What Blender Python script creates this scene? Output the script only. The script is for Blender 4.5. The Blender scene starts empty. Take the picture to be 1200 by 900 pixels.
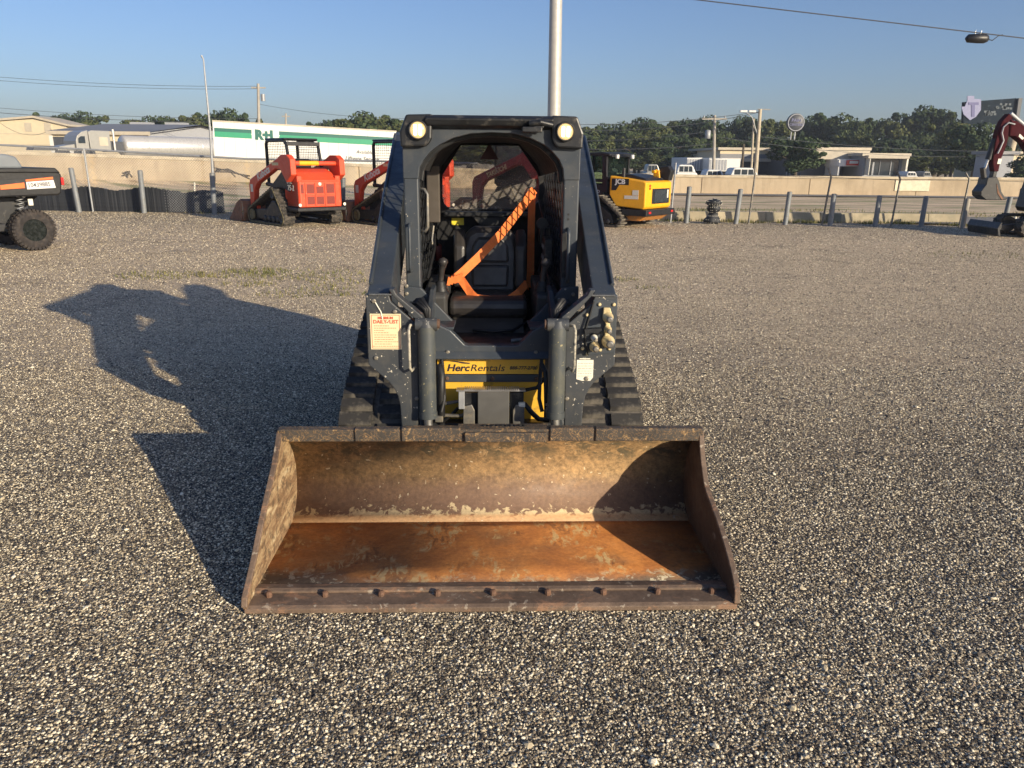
import bpy, bmesh, math, random
from mathutils import Vector, Matrix, noise
R = random.Random(7)
PI = math.pi
sc = bpy.context.scene
C = sc.collection

# ---------------------------------------------------------------- camera
F, H = 900.0, 1.7
pitch = math.atan((450 - 187) / F); roll = math.radians(0.6)
fw = Vector((0, math.cos(pitch), -math.sin(pitch)))
r0 = Vector((1, 0, 0)); u0 = Vector((0, math.sin(pitch), math.cos(pitch)))
RV = r0 * math.cos(roll) + u0 * math.sin(roll)
UV = u0 * math.cos(roll) - r0 * math.sin(roll)
cam = bpy.data.objects.new('camera', bpy.data.cameras.new('camera'))
cam.data.sensor_width = 36; cam.data.lens = 36 * F / 1200
cam.data.clip_start = 0.05; cam.data.clip_end = 6000
M4 = Matrix((RV, UV, -fw)).transposed().to_4x4(); M4.translation = (0, 0, H)
cam.matrix_world = M4
C.objects.link(cam); sc.camera = cam

# ---------------------------------------------------------------- light
SUN_EL, SUN_AZ = math.radians(15.4), math.radians(134)     # azimuth clockwise from +Y
sd = Vector((math.sin(SUN_AZ) * math.cos(SUN_EL), math.cos(SUN_AZ) * math.cos(SUN_EL), math.sin(SUN_EL)))
w = bpy.data.worlds.new('World'); sc.world = w; w.use_nodes = True
nt = w.node_tree; bg = nt.nodes['Background']
sky = nt.nodes.new('ShaderNodeTexSky'); sky.sky_type = 'NISHITA'; sky.sun_disc = False
sky.sun_elevation = SUN_EL; sky.sun_rotation = SUN_AZ
sky.air_density = 1.0; sky.dust_density = 1.2; sky.ozone_density = 3.6; sky.altitude = 0
tnt = nt.nodes.new('ShaderNodeMix'); tnt.data_type = 'RGBA'; tnt.blend_type = 'MULTIPLY'; tnt.inputs[0].default_value = 1
tnt.inputs[7].default_value = (.96, .94, 1.10, 1)                # even tint over the whole sky
nt.links.new(sky.outputs[0], tnt.inputs[6]); nt.links.new(tnt.outputs[2], bg.inputs[0]); bg.inputs[1].default_value = 0.102
sun = bpy.data.objects.new('sun', bpy.data.lights.new('sun', 'SUN'))
sun.data.energy = 5.0; sun.data.angle = math.radians(0.53); sun.data.color = (1.0, 0.86, 0.64)
sun.rotation_euler = sd.to_track_quat('Z', 'Y').to_euler(); C.objects.link(sun)
sc.view_settings.view_transform = 'Standard'; sc.view_settings.look = 'None'
sc.view_settings.exposure = 0.35; sc.view_settings.gamma = 1.0

# ---------------------------------------------------------------- photograph-to-place helpers
def ray(px, py): return fw + RV * ((px - 600) / F) + UV * ((450 - py) / F)
def G(px, py, z=0.0):
    d = ray(px, py); t = (z - H) / d.z
    return Vector((d.x * t, d.y * t, z))
def A(px, py, Y):
    d = ray(px, py); t = Y / d.y
    return Vector((d.x * t, Y, H + d.z * t))

# ---------------------------------------------------------------- materials
def new_mat(name):
    m = bpy.data.materials.new(name); m.use_nodes = True
    return m, m.node_tree, m.node_tree.nodes['Principled BSDF']
def ramp(nt, fac, stops, interp='LINEAR'):
    r = nt.nodes.new('ShaderNodeValToRGB'); r.color_ramp.interpolation = interp
    e = r.color_ramp.elements
    while len(e) < len(stops): e.new(0.5)
    for i, (p, c) in enumerate(stops):
        e[i].position = p; e[i].color = (c[0], c[1], c[2], 1) if not isinstance(c, (int, float)) else (c, c, c, 1)
    nt.links.new(fac, r.inputs[0]); return r.outputs[0]
def nz(nt, scale, detail=4, rough=.55, dist=0, vec=None, dims=None):
    n = nt.nodes.new('ShaderNodeTexNoise'); n.inputs['Scale'].default_value = scale
    n.inputs['Detail'].default_value = detail; n.inputs['Roughness'].default_value = rough
    n.inputs['Distortion'].default_value = dist
    if vec is None:
        vec = nt.nodes.new('ShaderNodeTexCoord').outputs['Object']
    nt.links.new(vec, n.inputs['Vector']); return n.outputs[0]
def mixc(nt, fac, a, b, mode='MIX'):
    m = nt.nodes.new('ShaderNodeMix'); m.data_type = 'RGBA'; m.blend_type = mode
    for k, v in ((0, fac), (6, a), (7, b)):
        if isinstance(v, (int, float)): m.inputs[k].default_value = v
        elif isinstance(v, tuple): m.inputs[k].default_value = (v[0], v[1], v[2], 1)
        else: nt.links.new(v, m.inputs[k])
    return m.outputs[2]
def math_n(nt, op, a, b=0.0):
    m = nt.nodes.new('ShaderNodeMath'); m.operation = op
    for k, v in ((0, a), (1, b)):
        if isinstance(v, (int, float)): m.inputs[k].default_value = v
        else: nt.links.new(v, m.inputs[k])
    return m.outputs[0]
def bump(nt, bs, h, strength=.3, dist=.01):
    b = nt.nodes.new('ShaderNodeBump'); b.inputs['Strength'].default_value = strength
    b.inputs['Distance'].default_value = dist
    nt.links.new(h, b.inputs['Height']); nt.links.new(b.outputs[0], bs.inputs['Normal'])
def mat(name, col, rough=.5, metal=0.0, var=.15, scale=6.0, dirt=None, dirt_amt=0.0, dirt_scale=14.0, bmp=0.0, emit=None, estr=0, fine=0.0):
    m, nt, bs = new_mat(name)
    n = nz(nt, scale)
    lo = tuple(max(0, c * (1 - var)) for c in col); hi = tuple(c * (1 + var) for c in col)
    out = ramp(nt, n, [(.3, lo), (.7, hi)])
    if dirt:
        d = nz(nt, dirt_scale, 8, .7)
        f = ramp(nt, d, [(max(0, .62 - dirt_amt * .5), 0.0), (max(.05, .70 - dirt_amt * .3), 1.0)])
        f = math_n(nt, 'MULTIPLY', f, .8)
        out = mixc(nt, f, out, dirt)
    nt.links.new(out, bs.inputs['Base Color'])
    rr = ramp(nt, nz(nt, scale * 3, 5), [(.3, max(.05, rough - .12)), (.7, min(1, rough + .12))])
    nt.links.new(rr, bs.inputs['Roughness'])
    bs.inputs['Metallic'].default_value = metal
    if bmp: bump(nt, bs, nz(nt, scale * 12, 6, .65), bmp, .004)
    if emit:
        bs.inputs['Emission Color'].default_value = (*emit, 1); bs.inputs['Emission Strength'].default_value = estr
    return m

def chips_paint(name, base, chip, dust, amount=.0):
    """painted steel with chips, dust film and scratches"""
    m, nt, bs = new_mat(name)
    v = nt.nodes.new('ShaderNodeTexCoord').outputs['Object']
    a = ramp(nt, nz(nt, 3, 5, .6, 0, v), [(.3, tuple(c * .85 for c in base)), (.7, tuple(c * 1.18 for c in base))])
    d = ramp(nt, nz(nt, 7, 9, .72, .4, v), [(.50, 0.0), (.78, .55)])
    a = mixc(nt, d, a, dust)
    mp = nt.nodes.new('ShaderNodeMapping'); mp.inputs['Scale'].default_value = (60, 60, 9)
    nt.links.new(v, mp.inputs[0])
    s = ramp(nt, nz(nt, 1.0, 3, .5, 1.5, mp.outputs[0]), [(.70 - amount, 0.0), (.74 - amount, .7)])
    a = mixc(nt, s, a, dust)
    c = ramp(nt, nz(nt, 55, 3, .6, 0, v), [(.70 - amount, 0.0), (.725 - amount, 1.0)])
    a = mixc(nt, c, a, chip)
    nt.links.new(a, bs.inputs['Base Color'])
    nt.links.new(ramp(nt, nz(nt, 9, 5, .6, 0, v), [(.3, .34), (.7, .6)]), bs.inputs['Roughness'])
    bump(nt, bs, nz(nt, 40, 5, .6, 0, v), .12, .003)
    return m

SLATE = chips_paint('slate_paint', (.040, .049, .060), (.42, .38, .31), (.105, .10, .088))
SLATE_W = chips_paint('slate_paint_worn', (.045, .050, .056), (.58, .53, .43), (.125, .115, .095), .035)
CYLM = chips_paint('cylinder_paint', (.062, .070, .072), (.36, .31, .17), (.19, .175, .10), .04)
BLACK = mat('black_plastic', (.012, .012, .013), .55, var=.3)
BLACKM = mat('black_steel', (.014, .015, .017), .45, var=.3, dirt=(.10, .09, .075), dirt_amt=.1)
DARKIN = mat('cab_lining', (.013, .013, .015), .8, var=.3, dirt=(.05, .045, .04), dirt_amt=.1)
RUBBER = mat('track_rubber', (.028, .027, .026), .85, var=.3, scale=9, dirt=(.16, .14, .115), dirt_amt=.45, dirt_scale=9, bmp=.3)
LUGM = mat('lug_rubber', (.030, .028, .026), .85, var=.35, scale=4, dirt=(.17, .15, .12), dirt_amt=.32, dirt_scale=6, bmp=.3)
TYRE = mat('tyre_rubber', (.022, .018, .017), .8, var=.25, dirt=(.055, .043, .035), dirt_amt=.3)
VINYL = mat('seat_vinyl', (.035, .031, .029), .42, var=.35, scale=8)
STEELB = mat('bright_steel', (.55, .54, .52), .35, .9, var=.2)
STEELG = mat('galvanised_steel', (.34, .35, .36), .55, .35, var=.15, scale=12)
STEELD = mat('dull_steel', (.17, .165, .155), .55, .5, var=.3, scale=20, dirt=(.3, .26, .19), dirt_amt=.3)
RUSTB = mat('rusty_bolt', (.20, .105, .062), .8, .1, var=.4, scale=30, dirt=(.09, .06, .045), dirt_amt=.4, bmp=.3)
YEL = mat('yellow_paint', (.78, .45, .045), .45, var=.07, dirt=(.36, .22, .05), dirt_amt=.12)
CREAM = mat('zinc_yellow', (.66, .54, .30), .45, .25, var=.2, scale=20)
STRAP = mat('orange_webbing', (.86, .21, .045), .75, var=.12, scale=30, bmp=.3)
LABELY = mat('yellow_label', (.85, .70, .05), .5, var=.03)
INK = mat('black_ink', (.02, .015, .03), .5, var=.05)
REDINK = mat('red_ink', (.60, .10, .05), .6, var=.1)
PAPER = mat('cream_sticker', (.80, .68, .42), .5, var=.06)
PAPERW = mat('white_sticker', (.78, .74, .62), .5, var=.12, scale=25)
WHITE = mat('white_paint', (.72, .71, .67), .45, var=.05)
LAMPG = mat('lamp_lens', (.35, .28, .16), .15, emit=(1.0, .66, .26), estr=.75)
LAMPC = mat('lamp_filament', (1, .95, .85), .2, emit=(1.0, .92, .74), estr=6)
REDL = mat('red_lens', (.55, .02, .02), .25, var=.05)
ORP = mat('orange_paint', (.70, .075, .026), .42, var=.07, dirt=(.45, .20, .12), dirt_amt=.04)
ORD = mat('orange_vent', (.20, .022, .014), .6, var=.2, scale=40)
MAROON = mat('maroon_paint', (.050, .006, .010), .75, var=.15)
MAROON.node_tree.nodes['Principled BSDF'].inputs['Specular IOR Level'].default_value = .12
MAROON2 = mat('faded_red_paint', (.30, .022, .03), .5, var=.15, dirt=(.36, .20, .17), dirt_amt=.1)
JYEL = mat('loader_yellow', (.88, .42, .015), .4, var=.06, dirt=(.4, .18, .03), dirt_amt=.05)
JOR = mat('dusty_yellow', (.62, .26, .05), .6, var=.2, dirt=(.4, .25, .12), dirt_amt=.3)
TRK2 = mat('far_track_rubber', (.025, .024, .022), .85, var=.3, dirt=(.12, .10, .08), dirt_amt=.35)
SIDEW = mat('track_edge_rubber', (.17, .145, .075), .85, var=.3, scale=14)
TAN = mat('worn_bucket', (.17, .11, .075), .75, .1, var=.5, scale=5, dirt=(.28, .13, .07), dirt_amt=.5)
CONC = mat('concrete', (.43, .345, .235), .9, var=.12, scale=.8, dirt=(.36, .30, .22), dirt_amt=.28, dirt_scale=1.3, bmp=.2)
CONC2 = mat('pale_concrete', (.50, .43, .31), .9, var=.14, scale=1.4, dirt=(.34, .28, .2), dirt_amt=.3, dirt_scale=2, bmp=.2)
CONC3 = mat('kerb_concrete', (.40, .34, .23), .9, var=.2, scale=1.4, dirt=(.28, .25, .17), dirt_amt=.4, dirt_scale=3, bmp=.2)
WHITEPATCH = mat('whitewash', (.70, .62, .46), .9, var=.12, scale=6)
ASPH = mat('asphalt', (.26, .24, .21), .9, var=.2, scale=2, dirt=(.2, .17, .13), dirt_amt=.3)
BEIGE = mat('beige_cladding', (.66, .56, .38), .7, var=.05, scale=2)
BEIGED = mat('beige_trim', (.50, .44, .34), .7, var=.08, scale=2)
ROOFG = mat('grey_roof_sheet', (.23, .23, .235), .6, .2, var=.08)
GREYW = mat('grey_wall', (.33, .34, .36), .7, var=.08)
DARKG = mat('dark_facade', (.06, .065, .075), .5, var=.2)
GLASSD = mat('dark_glass', (.03, .04, .05), .12, var=.2)
TRWHITE = mat('trailer_white', (.74, .73, .68), .4, var=.03)
GREEN1 = mat('stripe_green', (.03, .30, .16), .45, var=.05)
GREEN2 = mat('stripe_dark_green', (.02, .13, .10), .45, var=.05)
ALU = mat('polished_aluminium', (.66, .64, .60), .32, .45, var=.06)
CHROMEG = mat('truck_paint', (.34, .335, .31), .35, .2, var=.06)
WOODP = mat('weathered_pole', (.36, .33, .28), .8, var=.2, scale=3)
WIRE = mat('wire', (.05, .055, .065), .6)
PURPLE = mat('billboard_violet', (.11, .11, .25), .6, var=.05)
LILAC = mat('billboard_lilac', (.24, .25, .40), .6, var=.08)
BILL = mat('billboard_print', (.012, .020, .030), .6, var=.3, scale=1.2, dirt=(.07, .09, .10), dirt_amt=.10, dirt_scale=2.2)
UTVG = mat('grey_cover', (.17, .19, .21), .4, var=.06)
UTVO = mat('orange_decal', (.85, .17, .035), .45, var=.05)
NETM = mat('dotted_netting', (.016, .018, .022), .6, var=.3, scale=10)
SCREENM = mat('black_privacy_strip', (.022, .024, .028), .5, var=.4, scale=8)
BARK = mat('bark', (.09, .07, .05), .9, var=.25)

def wall_mat():
    m, nt, bs = new_mat('streaked_concrete')
    v = nt.nodes.new('ShaderNodeTexCoord').outputs['Object']
    c = ramp(nt, nz(nt, .5, 6, .6, .3, v), [(.32, (.36, .285, .19)), (.5, (.43, .345, .235)), (.7, (.47, .385, .27))])
    mp = nt.nodes.new('ShaderNodeMapping'); mp.inputs['Scale'].default_value = (3.2, 1, .35); nt.links.new(v, mp.inputs[0])
    c = mixc(nt, ramp(nt, nz(nt, 1.0, 7, .7, .3, mp.outputs[0]), [(.48, 0.0), (.68, .55)]), c, (.27, .215, .15))
    c = mixc(nt, ramp(nt, nz(nt, 5, 6, .75, .2, v), [(.55, 0.0), (.68, .4)]), c, (.54, .46, .33))
    nt.links.new(c, bs.inputs['Base Color']); bs.inputs['Roughness'].default_value = .9
    bump(nt, bs, nz(nt, 9, 6, .7, 0, v), .25, .01); return m
WALLM = wall_mat()
def pane_mat():
    m, nt, bs = new_mat('dusty_pane')
    bs.inputs['Base Color'].default_value = (.50, .46, .42, 1); bs.inputs['Roughness'].default_value = .6
    tr = nt.nodes.new('ShaderNodeBsdfTransparent'); tr.inputs[0].default_value = (.86, .84, .82, 1)
    mx = nt.nodes.new('ShaderNodeMixShader')
    f = ramp(nt, nz(nt, 16, 9, .75, .6), [(.34, .05), (.56, .26), (.74, .60)])
    nt.links.new(f, mx.inputs[0]); nt.links.new(tr.outputs[0], mx.inputs[1]); nt.links.new(bs.outputs[0], mx.inputs[2])
    nt.links.new(mx.outputs[0], nt.nodes['Material Output'].inputs[0]); return m
PANE = pane_mat()
def clear_mat():
    m, nt, bs = new_mat('clear_pane'); bs.inputs['Base Color'].default_value = (.02, .03, .03, 1); bs.inputs['Roughness'].default_value = .08
    tr = nt.nodes.new('ShaderNodeBsdfTransparent'); tr.inputs[0].default_value = (.75, .85, .80, 1); mx = nt.nodes.new('ShaderNodeMixShader'); mx.inputs[0].default_value = .16
    nt.links.new(tr.outputs[0], mx.inputs[1]); nt.links.new(bs.outputs[0], mx.inputs[2]); nt.links.new(mx.outputs[0], nt.nodes['Material Output'].inputs[0]); return m
CLEAR = clear_mat()

BILL.node_tree.nodes['Principled BSDF'].inputs['Specular IOR Level'].default_value = .05
BILL.node_tree.nodes['Principled BSDF'].inputs['Roughness'].default_value = .9
def leaf_mat(name, a, b, c):
    m, nt, bs = new_mat(name)
    g = nt.nodes.new('ShaderNodeNewGeometry')
    col = ramp(nt, g.outputs['Random Per Island'], [(0, a), (.6, b), (1, c)])
    col2 = mixc(nt, ramp(nt, nz(nt, .35, 3), [(.4, 0.0), (.65, .6)]), col, c)
    nt.links.new(col2, bs.inputs['Base Color']); bs.inputs['Roughness'].default_value = .7
    bs.inputs['Specular IOR Level'].default_value = .2
    return m
LEAF = leaf_mat('tree_leaf', (.030, .052, .024), (.048, .074, .030), (.080, .100, .036))
LEAF2 = leaf_mat('tree_leaf_dark', (.022, .042, .022), (.036, .060, .028), (.058, .082, .034))
LEAF3 = leaf_mat('tree_leaf_warm', (.040, .058, .022), (.066, .086, .03), (.11, .115, .04))
GRASSM = leaf_mat('grass_blade', (.07, .09, .02), (.13, .14, .04), (.26, .22, .09))

def gravel_colors(nt, fac):
    return ramp(nt, fac, [(0, (.022, .020, .019)), (.26, (.060, .053, .046)), (.44, (.155, .135, .112)),
                          (.60, (.30, .262, .195)), (.76, (.54, .48, .36)), (.88, (.80, .74, .60)), (1, (.90, .87, .75))])
def gravel_mat():
    m, nt, bs = new_mat('gravel')
    v = nt.nodes.new('ShaderNodeTexCoord').outputs['Object']
    def vor(scale, feat='F1'):
        k = nt.nodes.new('ShaderNodeTexVoronoi'); k.feature = feat; k.inputs['Scale'].default_value = scale
        nt.links.new(v, k.inputs['Vector']); return k
    v1 = vor(105); v2 = vor(170)
    sep = nt.nodes.new('ShaderNodeSeparateColor'); nt.links.new(v1.outputs['Color'], sep.inputs[0])
    sep2 = nt.nodes.new('ShaderNodeSeparateColor'); nt.links.new(v2.outputs['Color'], sep2.inputs[0])
    c1 = gravel_colors(nt, sep.outputs[0]); c2 = gravel_colors(nt, sep2.outputs[1])
    col = mixc(nt, ramp(nt, sep.outputs[2], [(.55, 0.0), (.56, 1.0)], 'CONSTANT'), c1, c2)
    tint = ramp(nt, sep2.outputs[2], [(0, (1.0, .93, .86)), (.5, (1, 1, 1)), (.85, (1.0, .98, .92)), (1, (1.1, .82, .66))])
    col = mixc(nt, 1.0, col, tint, 'MULTIPLY')
    gap = ramp(nt, v1.outputs['Distance'], [(.45, 0.0), (.75, 1.0)])
    col = mixc(nt, math_n(nt, 'MULTIPLY', gap, .6), col, (.04, .036, .034))
    # worn tar patches and paler sandy areas
    p = ramp(nt, nz(nt, .45, 6, .6, .3, v), [(.34, (.70, .69, .69)), (.45, (.95, .95, .95)), (.54, (1.14, 1.13, 1.10)), (.68, (1.42, 1.36, 1.24))])
    col = mixc(nt, 1.0, col, p, 'MULTIPLY')
    rm = nt.nodes.new('ShaderNodeMapping'); rm.inputs['Scale'].default_value = (.10, .55, 1); rm.inputs['Rotation'].default_value = (0, 0, .12); nt.links.new(v, rm.inputs[0])
    rt = ramp(nt, nz(nt, 2.2, 5, .6, .6, rm.outputs[0]), [(.36, (.80, .79, .79)), (.46, (1, 1, 1)), (.60, (1.0, 1.0, 1.0)), (.70, (1.16, 1.13, 1.07))])
    col = mixc(nt, 1.0, col, rt, 'MULTIPLY')
    p2 = ramp(nt, nz(nt, 3.5, 6, .65, .2, v), [(.33, (.80, .80, .80)), (.6, (1.08, 1.07, 1.05))])
    col = mixc(nt, 1.0, col, p2, 'MULTIPLY')
    # sandy, fine-grained wear towards the back of the lot
    sx = nt.nodes.new('ShaderNodeSeparateXYZ'); nt.links.new(v, sx.inputs[0])
    fy = math_n(nt, 'ADD', sx.outputs[1], math_n(nt, 'MULTIPLY', nz(nt, .35, 4, .6, 0, v), 7.0))
    far = ramp(nt, math_n(nt, 'DIVIDE', fy, 26.0), [(.26, 0.0), (.50, .60), (.82, .62), (1.0, .25)])
    col = mixc(nt, far, col, (.68, .55, .40))
    fs_ = mixc(nt, ramp(nt, sx.outputs[1], [(0, 0.0), (1, 1.0)]), (1, 1, 1), ramp(nt, nz(nt, 14, 3, .8, 0, v), [(.36, (.62, .60, .58)), (.5, (1.0, 1.0, 1.0)), (.66, (1.35, 1.33, 1.28))]))
    col = mixc(nt, far, col, mixc(nt, 1.0, col, fs_, 'MULTIPLY'))
    wd = ramp(nt, math_n(nt, 'MULTIPLY', ramp(nt, nz(nt, .9, 6, .7, .2, v), [(.52, 0.0), (.66, 1.0)]), far), [(.1, 0.0), (.5, .45)])
    col = mixc(nt, wd, col, (.19, .155, .12))
    col = mixc(nt, 1.0, col, (1.12, 1.075, .98), 'MULTIPLY')
    nt.links.new(col, bs.inputs['Base Color'])
    bs.inputs['Roughness'].default_value = .8; bs.inputs['Specular IOR Level'].default_value = .3
    h = math_n(nt, 'ADD', math_n(nt, 'MULTIPLY', v1.outputs['Distance'], -1.0), math_n(nt, 'MULTIPLY', v2.outputs['Distance'], -.5))
    h = math_n(nt, 'ADD', h, math_n(nt, 'MULTIPLY', sep.outputs[1], .7))
    bump(nt, bs, h, .75, .006)
    return m
GRAVEL = gravel_mat()
def stone_mat():
    m, nt, bs = new_mat('gravel_stone')
    oi = nt.nodes.new('ShaderNodeObjectInfo')
    c = gravel_colors(nt, oi.outputs['Random'])
    c = mixc(nt, 1.0, c, ramp(nt, nz(nt, 120, 3), [(.3, (.8, .78, .75)), (.7, (1.15, 1.12, 1.06))]), 'MULTIPLY')
    c = mixc(nt, 1.0, c, (1.12, 1.075, .98), 'MULTIPLY')
    nt.links.new(c, bs.inputs['Base Color']); bs.inputs['Roughness'].default_value = .6
    return m
STONE = stone_mat()

def verge_mat():
    m, nt, bs = new_mat('verge_dirt')
    v = nt.nodes.new('ShaderNodeTexCoord').outputs['Object']
    mp = nt.nodes.new('ShaderNodeMapping'); mp.inputs['Scale'].default_value = (.25, 1.2, 1)
    nt.links.new(v, mp.inputs[0])
    c = ramp(nt, nz(nt, 1.0, 7, .62, .3, mp.outputs[0]), [(.30, (.32, .24, .16)), (.42, (.52, .39, .25)), (.56, (.70, .54, .35)), (.74, (.84, .67, .44))])
    g = ramp(nt, nz(nt, .8, 5, .6, .2, mp.outputs[0]), [(.50, 0.0), (.60, .8)])
    c = mixc(nt, g, c, (.20, .22, .075))
    c = mixc(nt, 1.0, c, ramp(nt, nz(nt, 9, 5, .7, 0, v), [(.3, (.72, .72, .72)), (.7, (1.2, 1.18, 1.12))]), 'MULTIPLY')
    nt.links.new(c, bs.inputs['Base Color']); bs.inputs['Roughness'].default_value = .95
    bump(nt, bs, nz(nt, 6, 6, .7, 0, v), .25, .012)
    return m
VERGE = verge_mat()

def bucket_mat(kind):
    """rust, bare steel and remains of pale paint; object space: x across, y depth, z height"""
    m, nt, bs = new_mat('bucket_' + kind)
    v = nt.nodes.new('ShaderNodeTexCoord').outputs['Object']
    sx = nt.nodes.new('ShaderNodeSeparateXYZ'); nt.links.new(v, sx.inputs[0])
    st = nt.nodes.new('ShaderNodeMapping'); st.inputs['Scale'].default_value = (9, 16, 16); nt.links.new(v, st.inputs[0])
    n1 = nz(nt, 4, 8, .65, .3, v); n2 = nz(nt, 1.0, 9, .75, .6, st.outputs[0]); n3 = nz(nt, 60, 4, .7, 0, v)
    if kind == 'floor':
        c = ramp(nt, n1, [(.28, (.26, .095, .030)), (.44, (.40, .152, .040)), (.58, (.53, .215, .055)), (.72, (.56, .27, .09))])
        big = nz(nt, 2.2, 5, .6, .4, v)
        c = mixc(nt, ramp(nt, big, [(.50, 0.0), (.68, .75)]), c, (.20, .115, .055))      # browner, oily areas
        df = nt.nodes.new('ShaderNodeMapping'); df.inputs['Scale'].default_value = (30, 13, 10); df.inputs['Rotation'].default_value = (0, 0, .5); nt.links.new(v, df.inputs[0])
        dash = nz(nt, 1.0, 4, .6, .5, df.outputs[0])
        area = ramp(nt, nz(nt, 4.5, 4, .6, .3, v), [(.50, 0.0), (.58, 1.0)])
        c = mixc(nt, math_n(nt, 'MULTIPLY', ramp(nt, dash, [(.52, 0.0), (.57, .85)]), area), c, (.50, .36, .17))   # caked dabs of mud
        c = mixc(nt, math_n(nt, 'MULTIPLY', ramp(nt, dash, [(.40, .7), (.46, 0.0)]), area), c, (.16, .07, .03))
        ax_ = math_n(nt, 'ABSOLUTE', sx.outputs[0]); 
        fr = math_n(nt, 'ADD', sx.outputs[1], math_n(nt, 'MULTIPLY', n1, .20))
        fr = math_n(nt, 'SUBTRACT', fr, math_n(nt, 'MULTIPLY', math_n(nt, 'POWER', ax_, 4.0), .12))
        e = ramp(nt, fr, [(.24, .95), (.33, 0.0)])                        # bare dark steel near the edge
        c = mixc(nt, e, c, (.115, .090, .066))
        w2 = math_n(nt, 'MULTIPLY', ramp(nt, nz(nt, 20, 6, .65, 1.2, v), [(.54, 0.0), (.57, 1.0)]), ramp(nt, math_n(nt, 'ADD', fr, math_n(nt, 'MULTIPLY', nz(nt, 3, 3, .5, 0, v), .25)), [(.36, 1.0), (.46, 0.0)]))
        c = mixc(nt, w2, c, (.44, .39, .28))
    elif kind == 'back':
        c = ramp(nt, n1, [(.28, (.13, .088, .048)), (.44, (.235, .155, .078)), (.58, (.33, .215, .105)), (.76, (.42, .30, .16))])
        g = nz(nt, 34, 7, .8, .3, v)
        c = mixc(nt, 1.0, c, ramp(nt, g, [(.34, (.50, .48, .44)), (.5, (1, 1, 1)), (.66, (1.5, 1.42, 1.3))]), 'MULTIPLY')
        xl = math_n(nt, 'ADD', sx.outputs[0], math_n(nt, 'MULTIPLY', nz(nt, 3, 5, .65, .3, v), .9))
        zu = math_n(nt, 'ADD', sx.outputs[2], math_n(nt, 'MULTIPLY', nz(nt, 5, 6, .7, .2, v), .22))
        dk = math_n(nt, 'MULTIPLY', ramp(nt, zu, [(.38, 0.0), (.47, 1.0)]), ramp(nt, nz(nt, 13, 8, .78, .8, v), [(.47, 0.0), (.55, .85)]))
        c = mixc(nt, dk, c, (.075, .068, .045))                            # dark film high on the plate
        zz = math_n(nt, 'ADD', sx.outputs[2], math_n(nt, 'MULTIPLY', nz(nt, 6, 4, .6, .2, v), .10))
        brn = ramp(nt, zz, [(.12, .85), (.20, .70), (.27, 0.0)])
        c = mixc(nt, brn, c, (.185, .115, .085))
        zc2 = math_n(nt, 'ADD', sx.outputs[2], math_n(nt, 'MULTIPLY', nz(nt, 24, 5, .6, .6, v), .17))
        c = mixc(nt, ramp(nt, zc2, [(.140, 1.0), (.148, 0.0)]), c, (.62, .50, .30))   # ragged remains of pale paint above the seam
        c = mixc(nt, ramp(nt, sx.outputs[2], [(.046, .75), (.052, 0.0)]), c, (.50, .27, .12))
        zc3 = math_n(nt, 'ADD', sx.outputs[2], math_n(nt, 'MULTIPLY', nz(nt, 17, 8, .75, .5, v), .12))
        c = mixc(nt, ramp(nt, zc3, [(.498, 0.0), (.506, .9)]), c, (.56, .46, .27))
        sp = ramp(nt, nz(nt, 38, 3, .5, .3, v), [(.69, 0.0), (.705, .9)])
        c = mixc(nt, sp, c, (.62, .52, .36))
    elif kind == 'side':
        st2 = nt.nodes.new('ShaderNodeMapping'); st2.inputs['Scale'].default_value = (8, 7, 26); st2.inputs['Rotation'].default_value = (.9, 0, 0); nt.links.new(v, st2.inputs[0])
        k1 = nz(nt, 1.0, 7, .7, .4, st2.outputs[0])
        c = ramp(nt, k1, [(.30, (.13, .080, .045)), (.46, (.26, .165, .090)), (.58, (.44, .32, .18)), (.70, (.62, .52, .34))])
        d = ramp(nt, nz(nt, 20, 8, .75, .5, v), [(.52, 0.0), (.58, .8)])
        c = mixc(nt, d, c, (.11, .080, .050))
    elif kind == 'side_shaded':  # rusty plate with the shade of its inner face put into the colour
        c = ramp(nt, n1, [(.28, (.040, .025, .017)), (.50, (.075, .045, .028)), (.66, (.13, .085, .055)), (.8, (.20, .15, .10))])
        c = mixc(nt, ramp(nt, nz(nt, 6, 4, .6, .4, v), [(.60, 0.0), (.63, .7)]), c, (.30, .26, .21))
    elif kind == 'rail':
        c = ramp(nt, n1, [(.3, (.035, .032, .030)), (.7, (.085, .072, .058))])
        d = ramp(nt, nz(nt, 15, 5, .6, 3.0, v), [(.485, 0.0), (.505, .9), (.525, .0)])
        c = mixc(nt, d, c, (.34, .20, .085))
        d2 = ramp(nt, nz(nt, 22, 7, .8, .4, v), [(.56, 0.0), (.62, .9)])
        c = mixc(nt, d2, c, (.42, .27, .12))
    else:
        c = ramp(nt, n1, [(.3, (.085, .058, .042)), (.5, (.15, .105, .075)), (.7, (.24, .165, .115))])
        d = ramp(nt, n2, [(.54, 0.0), (.62, .8)])
        c = mixc(nt, d, c, (.30, .17, .10))
        sp = ramp(nt, nz(nt, 26, 4, .6, .5, v), [(.62, 0.0), (.66, .7)])
        c = mixc(nt, sp, c, (.42, .36, .28))
    c = mixc(nt, 1.0, c, ramp(nt, n3, [(.25, (.72, .70, .68)), (.75, (1.2, 1.18, 1.15))]), 'MULTIPLY')
    nt.links.new(c, bs.inputs['Base Color'])
    nt.links.new(ramp(nt, n2, [(.3, .5), (.7, .85)]), bs.inputs['Roughness'])
    hh = math_n(nt, 'ADD', math_n(nt, 'MULTIPLY', n2, .7), math_n(nt, 'MULTIPLY', n3, .35))
    bump(nt, bs, hh, .55, .006)
    return m
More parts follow.
